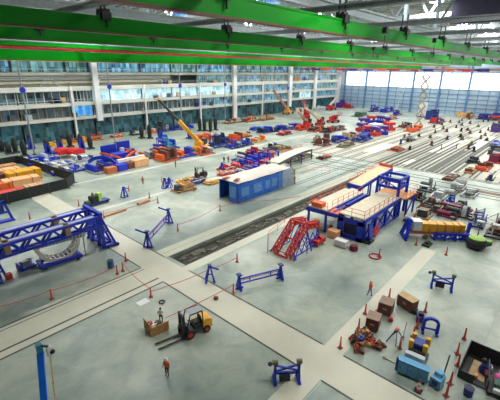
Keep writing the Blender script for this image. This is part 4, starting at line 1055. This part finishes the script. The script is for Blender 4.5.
# ================================================================== generic shop-floor machines
def machine(px, py, L, W, Hh, mats, label, seed, rz=None, name='machine_skid', cat='machine'):
    r = random.Random(seed)
    t = T(name, label, cat, at(px, py), R(r.uniform(-12, 12)) if rz is None else rz)
    b0, b1, b2 = mats
    MB().box(-L/2, -W/2, .12, L/2, -W/2+.25, .4).box(-L/2, W/2-.25, .12, L/2, W/2, .4).box(-L/2, -W/2, .15, -L/2+.25, W/2, .38).box(L/2-.25, -W/2, .15, L/2, W/2, .38).box(-.12, -W/2, .15, .12, W/2, .38).build('base_frame', b0, t)
    n = max(3, int(L/1.05))
    for i in range(n):
        x = -L/2+L*(i+.5)/n; h = Hh*r.uniform(.4, 1.0); w = L/n*r.uniform(.55, .95); d = W*r.uniform(.4, .85); k = r.random(); y = r.uniform(-.2, .2)*W
        mm = r.choice((b0, b1, b1, b2, b1, DGREY if k < .5 else LGREY))
        if k < .4: MB().prism([(x-w/2, .38), (x+w/2, .38), (x+w/2, h*.8), (x+w*.3, h), (x-w*.4, h)], y-d/2, y+d/2).build('housing', mm, t, .05)
        elif k < .65: MB().tube((x, y-d/2, h*.55+.2), (x, y+d/2, h*.55+.2), min(w, h)*.45, n=14).box(x-w*.3, y-d*.3, .38, x+w*.3, y+d*.3, h*.4).build('drum', mm, t)
        elif k < .85:
            q = MB()
            for sx in (-1, 1):
                for sy in (-1, 1): q.bar((x+sx*w*.4, y+sy*d*.4, .35), (x+sx*w*.3, y+sy*d*.35, h), .16)
            q.box(x-w*.45, y-d*.45, h-.1, x+w*.45, y+d*.45, h+.1); q.bar((x-w*.4, y-d*.4, .4), (x+w*.4, y-d*.4, h), .1).build('frame', mm, t)
        else: MB().bpath([(x-w*.5, y, .4), (x-w*.35, y, h*.8), (x, y, h), (x+w*.4, y, h*.7), (x+w*.5, y, .4)], d*.5, .25).build('cover', mm, t)
    pp = MB(); x = -L/2+.3
    pp.tube((-L*.4, -W*.42, .8), (L*.4, -W*.42, .8+r.uniform(0, .5)), .09); pp.tube((L*.3, -W*.42, .4), (L*.3, -W*.42, Hh*.7), .08); pp.build('pipe', b2, t)
    for x in (-L/2+.3, L/2-.3):
        for s_ in (-1, 1): MB().tube((x, s_*(W/2+.05), .16), (x, s_*(W/2-.2), .16), .16).build('wheel', BLACK, t)
    return t
B, O, RD, Y_, W_, G_, K, P_, BR, LG = BLUE, ORANGE, RED, YEL, WHITE, GREY, BLACK, PURP, BROWN, LGREY
GEN = [
 # left: behind the store
 (45, 166, 7, 3.5, 1.6, (B, W_, LG), 'low blue and white frame along the store fence'),
 (62, 167, 7, 4, 1.8, (LG, B, W_), 'white and blue jig right of the store fence'),
 (72, 172, 9, 4, 1.5, (B, LG, B), 'long low blue and grey frame nearest the store corner'),
 (58, 158, 5, 4, 2.0, (B, B, LG), 'blue frame left below the red covers'),
 (42, 160, 4, 3, 1.4, (LG, B, LG), 'small pale frame beside the store fence'),
 (95, 171, 3, 5, 3.0, (LG, B, PURP), 'upright white and violet rack of rods beside blue cradle'),
 (82, 160, 6, 3.5, 1.8, (LG, W_, B), 'pale frame under the right red cover'),
 (75, 138, 10, 3, 2.2, (O, RD, Y_), 'orange and red loader before the offices at left'),
 (50, 138, 12, 3, 1.4, (Y_, Y_, TAN), 'long yellow beam stack before the offices at left'),
 # orange and blue machines, middle left
 (152, 158, 9, 5, 2.6, (DGREY, O, BR), 'orange machine with dark base left below yellow crane'),
 (165, 149, 8, 4.5, 4.2, (B, B, LBLUE), 'blue bank of cylinders behind the orange machines'),
 (172, 158, 5, 5, 3.4, (O, O, BR), 'bright orange press right of the dark based machine'),
 (184, 155, 6, 5, 2.8, (B, O, O), 'orange and blue machine left of the yellow crane'),
 (192, 154, 5, 4, 3.4, (O, O, DGREY), 'orange loader tight against yellow crane'),
 (213, 147, 7, 5, 4.2, (DBLUE, DBLUE, B), 'dark blue container right of the yellow crane'),
 (207, 139, 9, 4, 3.0, (O, O, RD), 'orange loader in front of the four shrouds'),
 (228, 144, 7, 4, 3.2, (BR, O, DBLUE), 'orange brown rack beyond the dark blue container'),
 (234, 147.5, 5, 3.5, 2.6, (DBLUE, B, DBLUE), 'blue skid left of a matching pair of blue skids'),
 (245, 145, 5, 3.5, 2.8, (DBLUE, B, DBLUE), 'blue skid right of a matching pair of blue skids'),
 (257, 141, 6, 3.5, 2.4, (Y_, PEACH, O), 'yellow and peach skid at right end of the blue skids'),
 (238, 138, 12, 3, 2.0, (BR, PEACH, O), 'long peach and brown rack behind blue skids'),
 (180, 129, 9, 4, 2.6, (B, DBLUE, B), 'blue and dark frame on far floor behind yellow boom'),
 (165, 131, 7, 4, 4.0, (B, DBLUE, K), 'tall dark blue machine on far floor by the offices'),
 # far, before the offices
 (235, 122.5, 9, 4, 2.6, (BR, PEACH, LG), 'row of brown pallets, left of three before the offices'),
 (249, 121.5, 9, 4, 2.8, (BR, RD, PEACH), 'row of brown pallets, middle of three before the offices'),
 (264, 120, 10, 4, 2.6, (BR, TAN, RD), 'row of brown pallets, right of three before the offices'),
 (258, 129.5, 8, 3, 1.6, (B, B, LBLUE), 'long low blue frame left on the far open floor'),
 (270, 131.5, 7, 4, 2.6, (DBLUE, B, K), 'dark blue machine left in the far blue group'),
 (281, 130, 8, 4, 2.8, (B, B, DBLUE), 'blue machine middle in the far blue group'),
 (293, 128.5, 8, 4, 2.4, (B, DBLUE, B), 'blue machine right in the far blue group'),
 (284, 134.5, 6, 3.5, 2.0, (BR, RD, K), 'dark red skid in front of the far blue group'),
 (297, 112, 10, 4, 3.4, (W_, W_, RD), 'white and red machine under the far red lift'),
 (311, 109.5, 9, 4, 3.0, (W_, LG, B), 'white machine before the blue corner of the offices'),
 (343.5, 107, 8, 5, 4.8, (RD, PURP, RD), 'red and violet machine in the far corner, left one'),
 (356, 107.2, 7, 4, 3.4, (RD, RD, PURP), 'red and violet machine in the far corner, right one'),
 (360, 116, 12, 5, 2.6, (GDARK, GDARK, G_), 'dark green machine before the window wall at left'),
 (374, 111.5, 9, 4, 4.4, (B, DBLUE, LG), 'blue machine farthest before the window wall'),
 (387, 112, 12, 4, 3.4, (B, B, PURP), 'blue machine before window wall left of scissor lift'),
 (396, 115, 8, 4, 3.2, (PURP, B, RD), 'violet and blue machine left of the scissor lift'),
 (391, 119, 8, 4, 2.6, (BR, TAN, O), 'tan machine in front of the violet machine'),
 (405, 127, 8, 4, 2.4, (BR, K, TAN), 'brown and dark machine left of scissor lift base'),
 (412, 131, 8, 4, 1.6, (O, O, RD), 'low orange cart below the scissor lift'),
 (432, 119, 9, 5, 5.5, (DBLUE, DBLUE, G_), 'dark blue machine right of the white panel'),
 (437, 122.5, 12, 5, 3.0, (GDARK, DBLUE, RD), 'long dark machine right of scissor lift'),
 (462, 116, 11, 4, 3.0, (W_, LG, Y_), 'white and yellow machine along the window wall'),
 (474, 116, 12, 4, 3.4, (Y_, DGREY, O), 'yellow and dark machine along the window wall'),
 (485, 118.5, 11, 5, 3.2, (DBLUE, PURP, DBLUE), 'violet blue machine along window wall at right'),
 (496, 120, 10, 5, 3.4, (RD, DBLUE, PURP), 'red and violet machine at right end of window wall'),
 # between far floor and rails
 (322, 145, 5, 4, 4.0, (MAROON, BR, MAROON), 'maroon cart pair beside person on far floor'),
 (316, 143, 2.5, 2, 3.4, (BR, BR, TAN), 'small brown cart left of the maroon cart'),
 (338, 141, 9, 4, 2.4, (DBLUE, B, DBLUE), 'low dark blue skid right of maroon cart'),
 (352, 138, 8, 4, 2.6, (BR, TAN, DBLUE), 'brown skid between two dark blue skids'),
 (362, 140.5, 10, 4, 2.2, (DBLUE, DBLUE, B), 'low dark blue skid before the red and blue ring'),
 (346, 146, 8, 3, 1.2, (OLIVE, OLIVE, BR), 'low olive skid on the rail field edge'),
 (321, 158, 5, 2, .8, (BR, RD, BR), 'low brown skid between the cream rail panels'),
 (305, 160.5, 12, 3, .9, (OLIVE, OLIVE, BR), 'long low olive timber skid right of the purple tower'),
 (268, 152, 14, 4, 2.0, (TAN, OLIVE, BR), 'long tan and olive rack behind purple tower'),
 (277, 149, 3, 2.5, 3.0, (K, DBLUE, W_), 'small black machine on the long tan rack end'),
 # red and blue behind the tent
 (248, 163, 12, 4, 2.4, (RD, B, RD), 'red and blue beam frame behind the blue tent'),
 (256, 160, 9, 4, 3.6, (B, PURP, RD), 'violet blue machine left of the purple tower'),
 (236, 168, 6, 3, 1.4, (RD, RD, LG), 'low red frame at left end behind blue tent'),
 (246, 171, 7, 3, 1.5, (B, PURP, LG), 'low violet frame directly behind the blue tent'),
 (226, 174, 4, 2, 1.2, (RD, PEACH, LG), 'small red and peach cart at tent end'),
 # left of tent
 (198, 184, 4, 2, 1.5, (DBLUE, DBLUE, LG), 'dark blue cart below the dark forklift'),
 (186, 182, 3.5, 2, 1.0, (Y_, PEACH, Y_), 'small yellow cart left of the dark blue cart'),
 (184, 190, 4.5, 2.6, 1.6, (WOOD, PEACH, WOOD), 'peach and wooden pallet stack left of tent'),
 (210, 182, 4, 2, 1.0, (Y_, PEACH, LG), 'low yellow pallet between forklift and tent'),
 # right cluster
 (430, 191, 3.5, 2.6, 2.6, (DGREY, G_, GDARK), 'grey green machine on top of the right cluster'),
 (426, 200, 3, 2.4, 2.0, (K, BR, K), 'black machine left in the right cluster'),
 (433, 204, 3.2, 2.4, 1.8, (K, BR, G_), 'black and brown machine centre in the right cluster'),
 (441, 197, 4, 2.6, 1.6, (LG, LG, OLIVE), 'pale grey machine in the right cluster'),
 (458, 189, 4, 2.6, 2.0, (LG, W_, OLIVE), 'white machine at upper right of the cluster'),
 (468, 195, 4, 2.4, 1.4, (LG, LG, K), 'grey machine with black end right of the cluster'),
 (450, 194, 4, 2, 1.2, (OLIVE, LG, OLIVE), 'olive skid between the white and grey machines'),
 (422, 216, 3, 2.6, 2.4, (TAN, BR, K), 'tan and brown machine behind yellow crates left'),
 (438, 214, 3.4, 2.8, 2.2, (MAROON, MAROON, K), 'maroon machine behind yellow crates'),
 (449, 213, 3, 2.6, 2.4, (K, DGREY, MAROON), 'black machine behind yellow crates'),
 (461, 220, 4.5, 1.6, 1.6, (DBLUE, DBLUE, B), 'dark blue skid behind right end of yellow crates'),
 (494, 236, 3.2, 2.8, 2.2, (K, BR, MAROON), 'dark brown pipe cluster at the right edge'),
 (497, 229, 2.6, 2.2, 2.0, (BR, MAROON, K), 'maroon machine behind the pipe cluster at right edge'),
 (448, 201, 1.2, 1.2, 1.6, (B, B, DBLUE), 'small bright blue box machine in right cluster'),
 # right beyond rails
 (483, 168, 8, 3, 1.6, (O, RD, BR), 'orange red skid on pale floor at right'),
 (474, 163, 3, 3, 1.8, (GDARK, K, G_), 'small dark green machine left of the orange skid'),
 (497, 162, 6, 4, 2.6, (RD, MAROON, LG), 'red skid at the right edge beyond rails'),
 (497, 154, 6, 4, 2.6, (K, DGREY, GDARK), 'dark machine at right edge above red skid'),
 (495, 145, 9, 3, 1.2, (LBLUE, LG, B), 'low pale blue skid at right edge on rails'),
 (498, 131, 10, 4, 3.0, (PURP, B, PURP), 'violet machine at right edge before window wall'),
 (451, 178, 6, 2.2, .9, (BR, BR, OLIVE), 'long low brown skid on the crossing rails'),
 (470, 172, 4, 2, 1.2, (PEACH, TAN, BR), 'small peach skid by the crossing rails'),
 (419, 208, 2.2, 2, 1.5, (K, BR, K), 'small black machine at far left of right cluster'),
 (444, 208, 2.4, 2, 1.8, (K, MAROON, DGREY), 'dark maroon machine in middle of right cluster'),
 (427, 209, 2, 1.8, 1.4, (BR, K, TAN), 'small brown machine between black ones in right cluster'),
 (456, 206, 2.6, 1.8, 1.3, (DGREY, OLIVE, K), 'olive and dark machine right in the right cluster'),
 (413, 222, 2, 1.4, 1.2, (DGREY, LG, K), 'grey machine beside blue end of crate frame'),
 (100, 133.5, 4, 2.5, 1.8, (O, RD, W_), 'small orange cart before the offices near first wide column'),
 (133, 128.5, 4, 2.5, 2.0, (O, W_, RD), 'small orange and white cart before the offices, further right'),
 (118, 131, 4, 2.5, 2.4, (DGREY, LG, W_), 'grey and white cart before the offices'),
 (408, 140, 5, 4, 1.6, (DGREY, OLIVE, G_), 'dark grey skid at left of rail field'),
 (396, 150, 6, 3, 1.0, (O, BR, TAN), 'low orange brown skid on rails left'),
]
FIXED = [(51.5, 45.6, 17, 6), (56, 24, 22, 12), (at(123, 164).x+.6, at(123, 164).y+1.1, 12, 8), (at(201, 150).x, at(201, 150).y, 8, 5), (at(320, 127).x, at(320, 127).y, 12, 8), (54.6, 12.5, 7, 8), (74, 53, 23, 4), (at(307, 127).x, at(307, 127).y, 7, 4), (at(333, 122.5).x, at(333, 122.5).y, 7, 4), (at(274, 170.5).x, at(274, 170.5).y, 5, 4), (at(64, 157).x, at(64, 157).y, 5, 4.4), (at(76, 157).x, at(76, 157).y, 5, 4.4), (at(140, 166).x, at(140, 166).y, 5, 3.6)]
items = [[at(g_[0], g_[1]).x, at(g_[0], g_[1]).y, g_[2]+.5, g_[3]+.5, 1.] for g_ in GEN]+[[*f_, 0.] for f_ in FIXED]
HOME = [tuple(i_[:2]) for i_ in items]
for it in range(60):
    for i in range(len(GEN)):
        for j in range(len(items)):
            if j == i: continue
            A, Bq = items[i], items[j]
            ox = (A[2]+Bq[2])/2-abs(A[0]-Bq[0]); oy = (A[3]+Bq[3])/2-abs(A[1]-Bq[1])
            if ox > 0 and oy > 0:
                k = 0 if ox < oy else 1; o_ = min(ox, oy)*.5
                sg = 1 if A[k] >= Bq[k] else -1
                A[k] += sg*o_*(1. if Bq[4] == 0 else .5)
                if Bq[4]: Bq[k] -= sg*o_*.5
    for i in range(len(GEN)):
        for k in (0, 1): items[i][k] = max(HOME[i][k]-2.6, min(HOME[i][k]+2.6, items[i][k]))
        items[i][0] = min(items[i][0], 226.0); items[i][1] = min(items[i][1], 121.5)
for i, g_ in enumerate(GEN):
    o = machine(*g_, seed=100+i); o.location = (items[i][0], items[i][1], 0); o.rotation_euler.z *= .3
# small upright fixtures dotted over the rail field
sm = [(435, 133, 'second rail'), (447, 139.5, ''), (461, 131.5, ''), (467.5, 130.5, ''), (471, 145, ''), (480.5, 139, ''), (486.5, 141, ''), (456, 128, ''), (469, 119.5, ''), (478, 127, ''), (488, 130.5, ''), (493, 125.5, ''), (434, 127.5, ''), (450, 122.5, ''), (462, 140, ''), (480, 133, ''), (489.5, 180, ''), (500, 126, ''), (430, 138, ''), (443, 129, '')]
rq = random.Random(77); taken = [Vector((i_[0], i_[1], 0)) for i_ in items]+[at(a_[0], a_[1]) for a_ in sm]
for i in range(46):
    py = rq.uniform(119, 152); px = rq.uniform(max(398, 520-3.2*(py-92)), 500)
    if all((at(px, py)-v_).length > 3.6 for v_ in taken): sm.append((px, py, '')); taken.append(at(px, py))
for i, (px, py, _) in enumerate(sm):
    c = (BR, DBLUE, K, MAROON, OLIVE)[i % 5]; cn = ('brown', 'dark blue', 'black', 'maroon', 'olive')[i % 5]
    t = T('rail_fixture', cn+' upright fixture standing among the far floor rails', 'fixture', at(px, py), rnd.random(), cn+' fixtures on the rail field'); t.scale = (.75, .75, .75)
    MB().box(-1, -.6, 0, 1, .6, .4).build('base', DGREY, t); MB().box(-.5, -.4, .4, .3, .4, 1.5+.2*(i % 3)).box(.3, -.3, .4, .8, .3, 1.0).build('body', c, t, .05); MB().tube((-.1, 0, 1.4), (-.1, 0, 2.2), .12).bar((-.1, 0, 2.1), (.6, .2, 2.2), .14).build('arm', G_, t)

# red covers (two humped) among the blue frames
for i, (px, py) in enumerate(((64, 157), (76, 157))):
    t = T('covered_hull', ('red humped cover, left of two before the black shrouds', 'red humped cover, right of two before the black shrouds')[i], 'cover', at(px, py), R(5)); t.scale = (.85, .85, .85)
    MB().prism([(-2.4, 1.2), (2.4, 1.2), (2.2, 2.2), (1.2, 2.9), (-1.2, 2.9), (-2.2, 2.2)], -2, 2).build('cover', RED, t, .1); MB().bar((-2, -1.8, 0), (-2, -1.8, 1.2), .2).bar((2, -1.8, 0), (2, -1.8, 1.2), .2).bar((-2, 1.8, 0), (-2, 1.8, 1.2), .2).bar((2, 1.8, 0), (2, 1.8, 1.2), .2).build('legs', LGREY, t)

# large blue cradle fixture (left of centre)
t = T('assembly_cradle', 'large blue and orange assembly cradle left of orange machines', 'cradle', at(123, 164), R(4)); t.scale = (.76, .8, 1.05)
MB().box(-6, -3, .2, 7.5, -2.3, 1.0).box(-6, 5.0, .2, 7.5, 5.6, 1.0).box(-6, -3, .2, -5.3, 5.6, 1.0).box(6.8, -3, .2, 7.5, 5.6, 1.0).build('base_frame', BLUE, t)
MB().bpath([(-6+2.2*math.cos(a)-.5, -2.5+8*k/8, 1.0+1.3*math.sin(math.pi*k/8)) for k, a in [(k, k*.4) for k in range(9)]], .6, .8).build('curved_end', BLUE, t)
for s, y in enumerate((-1.2, 1.5, 4.2)): MB().bpath([(-5.2+10*k/8, y, 1.1+1.7*abs(math.cos(math.pi*k/8))) for k in range(9)], .4, .5).build('orange_arc', ORANGE, t)
MB().box(-3.8, 5.7, 1.0, 2.0, 6.1, 4.2).build('back_panel', BLUE, t); MB().box(2.2, 5.5, 1.0, 7.2, 5.9, 4.6).build('back_panel', BLUE, t)
MB().box(-3.5, -2.8, 1.0, 7.0, -1.6, 1.7).build('white_rail', WHITE, t); MB().box(-2.4, .2, .9, 2.4, 3.6, 2.6).build('inner_block', BLUE, t, .1); MB().box(3.4, 1.4, .9, 6.2, 4.2, 3.0).build('inner_drum', PURP, t, .1); MB().box(2.0, 3, 2, 3.2, 4, 3.4).build('white_unit', WHITE, t)
cbox(139.5, 166, 4.2, 2.4, 1.8, PEACH, 'large peach wrapped box right of blue assembly cradle', rz=.1)
cbox(111, 173, 2.4, 1.8, 1.4, mat('rust_orange', (.5, .14, .05), .6), 'rust orange box in front of the assembly cradle')
cbox(121.5, 170.5, 2.4, 2, 1.5, BLUE, 'blue box in front of the assembly cradle')
cbox(131, 168, 2, 1.6, 1.4, BROWN, 'brown box between blue box and peach box')

# ================================================================== boom lifts and cranes
def boomlift(px, py, body, boom, tip, label, rz=0., sz=1., cab=True):
    """tip: where the boom ends, in world space"""
    base = at(px, py); t = T('boom_crane', label, 'crane', base, rz)
    ir = Matrix.Rotation(-rz, 4, 'Z'); v = ir @ (Vector(tip)-base)
    MB().box(-2.6*sz, -1.2*sz, .5*sz, 2.6*sz, 1.2*sz, 1.2*sz).build('chassis', body, t, .08)
    for x in (-1.8, 1.8):
        for y in (-1.25, 1.25): MB().tube((x*sz, (y-.25)*sz, .55*sz), (x*sz, (y+.25)*sz, .55*sz), .55*sz, n=14).build('wheel', BLACK, t)
    MB().box(-1.6*sz, -1.0*sz, 1.2*sz, 1.0*sz, 1.0*sz, 2.4*sz).build('turntable', body, t, .1)
    if cab: MB().box(-.2*sz, -1.3*sz, 1.6*sz, 1.2*sz, -.3*sz, 3.1*sz).build('cab', DGREY, t, .08)
    s0 = Vector((-.8*sz, .2*sz, 2.3*sz)); m1 = s0.lerp(v, .5); m2 = s0.lerp(v, .55)
    MB().bar(s0, m1, .8*sz, .9*sz).build('boom', boom, t); MB().bar(s0.lerp(v, .45), v, .5*sz, .55*sz).build('boom_extension', DGREY if boom is YEL else boom, t)
    MB().bar(s0.lerp(v, .0)+Vector((.9*sz, 0, -.6*sz)), s0.lerp(v, .25), .3*sz).build('lift_ram', LGREY, t)
    q = MB().box(v.x-.7*sz, v.y-.6*sz, v.z-.2*sz, v.x+.7*sz, v.y+.6*sz, v.z); railing(q, [(v.x-.7*sz, v.y-.6*sz, v.z), (v.x+.7*sz, v.y-.6*sz, v.z), (v.x+.7*sz, v.y+.6*sz, v.z), (v.x-.7*sz, v.y+.6*sz, v.z), (v.x-.7*sz, v.y-.6*sz, v.z)], 1.0*sz); q.build('basket', boom, t)
    return t
def onplane(px, py, Y):
    d = fw*F+rt*(px-250)-up*(py-200); return Vector((0, 0, H))+d*(Y/d.y)
boomlift(201, 150, YEL, YEL, onplane(158, 99, 92), 'yellow telescopic crane with dark raised boom', R(20), 1.15)
boomlift(288, 114, YEL, mat('tan_boom', (.50, .24, .14), .5), onplane(274, 91, 124), 'far yellow crane with thin tan boom before the offices', R(10), 1.3)
boomlift(307, 127, RED, mat('peach_boom', (.75, .42, .30), .5), onplane(298, 111, 84), 'red crane with peach boom, left in the far red group', R(10), 1.15)
boomlift(320, 125, RED, CREAM, onplane(306, 108, 84), 'red crane with cream boom, middle in the far red group', R(20), 1.15)
boomlift(333, 122.5, RED, RED, onplane(340, 115, 84), 'red crane with low boom, right in the far red group', R(-10), 1.15)
boomlift(306, 118, RED, RED, onplane(304, 102, 92), 'red lift with raised red basket beyond the far red group', R(30), 1.3)
boomlift(331, 110, RED, WHITE, onplane(336, 98, 116), 'far lift with white boom at the office corner', R(0), 1.3)
for i, (px, py, mts, l) in enumerate(((303, 129.5, (RD, RD, O), 'red skid at left of the far red cranes'), (316, 131, (RD, BR, O), 'red brown skid before the far red cranes'), (328, 132, (BR, RD, K), 'dark red skid right before the far red cranes'), (337, 130, (K, DGREY, RD), 'black skid at right of the far red cranes'))):
    machine(px, py, 8, 4, 2.6, mts, l, 400+i)
# red and blue ring of stands, far right middle
RB = [(361, 131, RED), (367, 134.5, BLUE), (374, 135.5, RED), (382, 134.5, BLUE), (389, 130.5, RED), (387, 124.5, RED), (380, 123, BLUE), (371, 123, BLUE), (363, 125.5, PURP)]
for i, (px, py, mt) in enumerate(RB):
    kz = 1
    l = ['red stand at left end of the red and blue ring', 'blue stand, lower left in the red and blue ring', 'red stand, front middle of the red and blue ring', 'blue stand, lower right in the red and blue ring', 'red stand at right end of the red and blue ring', 'red stand, upper right in the red and blue ring', 'blue stand, back middle right of the red and blue ring', 'blue stand, back middle left of the red and blue ring', 'purple stand, upper left in the red and blue ring'][i]
    t = T('ring_stand', l, 'stand', at(px, py), R(40*i)); t.scale = (1, 1, .8)
    MB().box(-2.0, -1.6, .2, 2.0, 1.6, 1.7).build('base', mt, t, .05); MB().bar((-1.7, -1, .5), (-.6, 0, 3.6), .5).bar((1.7, 1, .5), (.6, 0, 3.6), .5).bar((-1.7, 1, .5), (-.4, .2, 3.4), .4).bar((1.7, -1, .5), (.4, -.2, 3.4), .4).build('legs', mt, t); MB().box(-2.0, -1.3, 2.8, 2.0, 1.3, 4.2).build('saddle', (PURP, RED, PURP)[i % 3], t, .08)
cbox(375, 128.5, 6, 4, 2.0, WHITE, 'white table block inside the red and blue ring', 'table_block')
# scissor lift
c = at(418, 128); t = T('scissor_lift', 'tall tan scissor lift raised before the windows', 'lift', c, R(90))
SCT = mat('tan_steel', (.42, .38, .26), .5)
MB().box(-1.6, -1, .3, 1.6, 1, 1.2).build('chassis', ORANGE, t)
for x in (-1.1, 1.1):
    for y in (-1, 1): MB().tube((x, y-.2, .4), (x, y+.2, .4), .4).build('wheel', BLACK, t)
n = 5
for k in range(n):
    z0, z1 = 1.2+k*4.0, 1.2+(k+1)*4.0
    for y in (-.7, .7): MB().bar((-1.5, y, z0), (1.5, y, z1), .26).bar((1.5, y, z0), (-1.5, y, z1), .26).build('scissor_arm', SCT, t)
    MB().bar((-1.5, -.7, z1), (-1.5, .7, z1), .2).bar((1.5, -.7, z1), (1.5, .7, z1), .2).build('cross_pin', SCT, t)
q = MB().box(-2.0, -1.1, 21.2, 2.0, 1.1, 21.4); railing(q, [(-2, -1.1, 21.4), (2, -1.1, 21.4), (2, 1.1, 21.4), (-2, 1.1, 21.4), (-2, -1.1, 21.4)]); q.build('platform', SCT, t)
t = T('display_board', 'tall white panel standing right of scissor lift', 'panel', at(421.5, 117), R(80)); MB().box(-2.2, -.3, .5, 2.2, .3, 7.6).build('board', mat('bright_white_panel', (.9, .9, .9), .4), t); MB().box(-2.2, -1.5, 0, 2.2, 1.5, .5).build('base', DBLUE, t); MB().bar((0, .3, 5), (0, 1.4, .4), .3).build('prop', DBLUE, t)
t = T('slim_mast', 'thin slanted grey mast before the windows left of scissor lift', 'mast', at(395, 112)); MB().tube((0, 0, 0), (2, -4.5, 19), .22).build('pole', LGREY, t); MB().box(-.8, -.8, 0, .8, .8, .4).build('foot', DGREY, t)

# ================================================================== yellow crates on a blue and red frame
p, q = at(408, 238), at(468, 241); d = (q-p); L = d.length
t = T('crate_rack', 'blue and red long frame carrying yellow crates', 'rack', p, ang(p, q)); 
MB().bar((-.6, -.9, .1), (.0, 0, 2.9), .45).bar((-.6, 1.4, .1), (.0, .6, 2.9), .45).bar((-.6, -1, .15), (-.6, 1.5, .15), .4).bar((0, 0, 2.7), (0, .7, 2.7), .45).bar((-.3, -.4, 1.4), (-.3, 1, 1.4), .3).build('end_frame', BLUE, t)
MB().bar((0, .2, .9), (L*.45, .2, .9), .3, .45).bar((0, 1.4, .9), (L*.45, 1.4, .9), .3, .45).build('red_beam', mat('rusty_red', (.45, .12, .07)), t)
MB().bar((L*.42, .2, .9), (L, .2, .9), .3, .5).bar((L*.42, 1.4, .9), (L, 1.4, .9), .3, .5).build('blue_beam', BLUE, t)
for x in (L*.43, L*.6, L*.78, L*.98): MB().bar((x, -.3, 0), (x, .2, 1.0), .25).bar((x, 1.9, 0), (x, 1.4, 1.0), .25).bar((x, -.4, .1), (x, 2, .1), .22).build('leg', BLUE, t)
MB().bar((L, .8, 0), (L+.2, .8, 2.6), .4).build('end_post', BLUE, t)
MB().truss((L*.42, -.35, .75), (L, -.35, .75), .8, .3, 8, .14).build('lower_truss', BLUE, t)
for i in range(6):
    loc = p+d*((.26, .39, .52, .66, .78, .88)[i])+Vector((0, 0, 1.15)); rz = ang(p, q)
    o = T('yellow_crate', ('yellow crate at the left end of the row on blue frame', 'second yellow crate from the left on blue frame', 'third yellow crate from left on blue frame', 'fourth yellow crate from left on blue frame', 'fifth yellow crate from left on blue frame', 'yellow crate at right end of the row on blue frame')[i], 'crate', loc, rz, 'yellow crates on the blue frame')
    w = (.95, .95, .9, .95, .62, .6)[i]
    MB().box(-w/2, .0, 0, w/2, 1.3, 1.15).build('body', YEL, o, .04); MB().box(-w/2+.1, -.02, .1, w/2-.1, .0, 1.05).build('panel', mat('deep_yellow', (.72, .32, .015), .5), o); MB().box(-w/2-.02, -.02, 1.15, w/2+.02, 1.32, 1.22).build('lid', YEL, o)
o = T('white_sheeted_box', 'pale grey box at blue end of the crate frame', 'box', p+d*.13+Vector((0, 0, 1.15)), ang(p, q)); MB().box(-.6, 0, 0, .6, 1.5, 1.4).build('body', LGREY, o, .05); MB().box(-.65, -.05, 1.4, .65, 1.55, 1.5).build('lid', WHITE, o)
o = MB().box(-.8, -.5, 0, .8, .5, .25).tube((-.3, 0, .25), (.5, 0, .3), .25).build('tool_pack', BLACK); o.location = at(427, 245); tag(o, 'black tool pack on the floor before the crate frame', 'bag')
o = MB().box(-.3, -.3, 0, .3, .3, .5).tube((0, 0, .5), (0, 0, .8), .12).build('valve_block', OLIVE); o.location = at(425, 238.5); tag(o, 'small olive block left of black tool pack', 'block')
# lime topped cart
t = T('floor_sweeper', 'dark rounded cart with lime green top at right', 'cart', at(475, 248), R(-30))
MB().lathe([(1.0, .2), (1.25, .5), (1.3, 1.1), (1.1, 1.4)], 18).build('body', BLACK, t); MB().lathe([(1.0, 1.4), (1.05, 1.6), (.6, 1.75)], 18).build('top', LIME, t); MB().tube((.3, .3, 1.6), (.5, .4, 3.4), .05).build('mast', DGREY, t); MB().box(.9, -.9, .4, 1.9, .1, 1.0).build('hopper', GDARK, t, .1); MB().box(1.2, -.9, 1.0, 1.9, -.3, 1.2).build('seat', LIME, t)
for a in (0, 2.1, 4.2): MB().tube((math.cos(a)*.8, math.sin(a)*.8-.1, .2), (math.cos(a)*.8, math.sin(a)*.8+.1, .2), .2).build('wheel', DGREY, t)
# thin grey guard frames on the right
for i, ((a, b_), l) in enumerate(((((467, 219), (481, 226)), 'thin grey guard frame, left one right of yellow crates'), (((481, 226), (494, 231)), 'thin grey guard frame, right one behind pipe cluster'))):
    A, Bq = at(*a), at(*b_); L = (Bq-A).length
    t = T('guard_frame', l, 'frame', A, ang(A, Bq))
    railing(MB(), [(0, 0, 0), (L, 0, 0)], 1.6).build('rails', GREY, t)
    MB().bar((L, 0, 0), (L, 0, 3.0), .14).bar((L, 0, 2.9), (L*.3, 0, 1.6), .06).bar((L-.4, -.4, .05), (L+.4, .4, .05), .14).bar((L, -.6, 0), (L, 0, 1.2), .08).build('post', GREY, t)
# red guard frame by the pit's far end
t = T('guard_frame', 'low red guard frame at right of the clear tent end', 'frame', at(306, 172), R(-60)); railing(MB(), [(0, 0, 0), (5.5, 0, 0)], 1.3).build('rails', HR, t); MB().bar((0, -.5, .05), (0, .5, .05), .12).bar((5.5, -.5, .05), (5.5, .5, .05), .12).build('feet', HR, t)

# ================================================================== air and exposure
w = bpy.data.worlds.new('world'); SC.world = w; w.use_nodes = True
bg = w.node_tree.nodes['Background']; bg.inputs['Color'].default_value = (.92, .96, 1, 1); bg.inputs['Strength'].default_value = .35
SC.view_settings.view_transform = 'Standard'; SC.view_settings.look = 'None'; SC.view_settings.gamma = 1; SC.view_settings.exposure = 0.22
SC.cycles.use_denoising = True
SC.cycles.max_bounces = 6
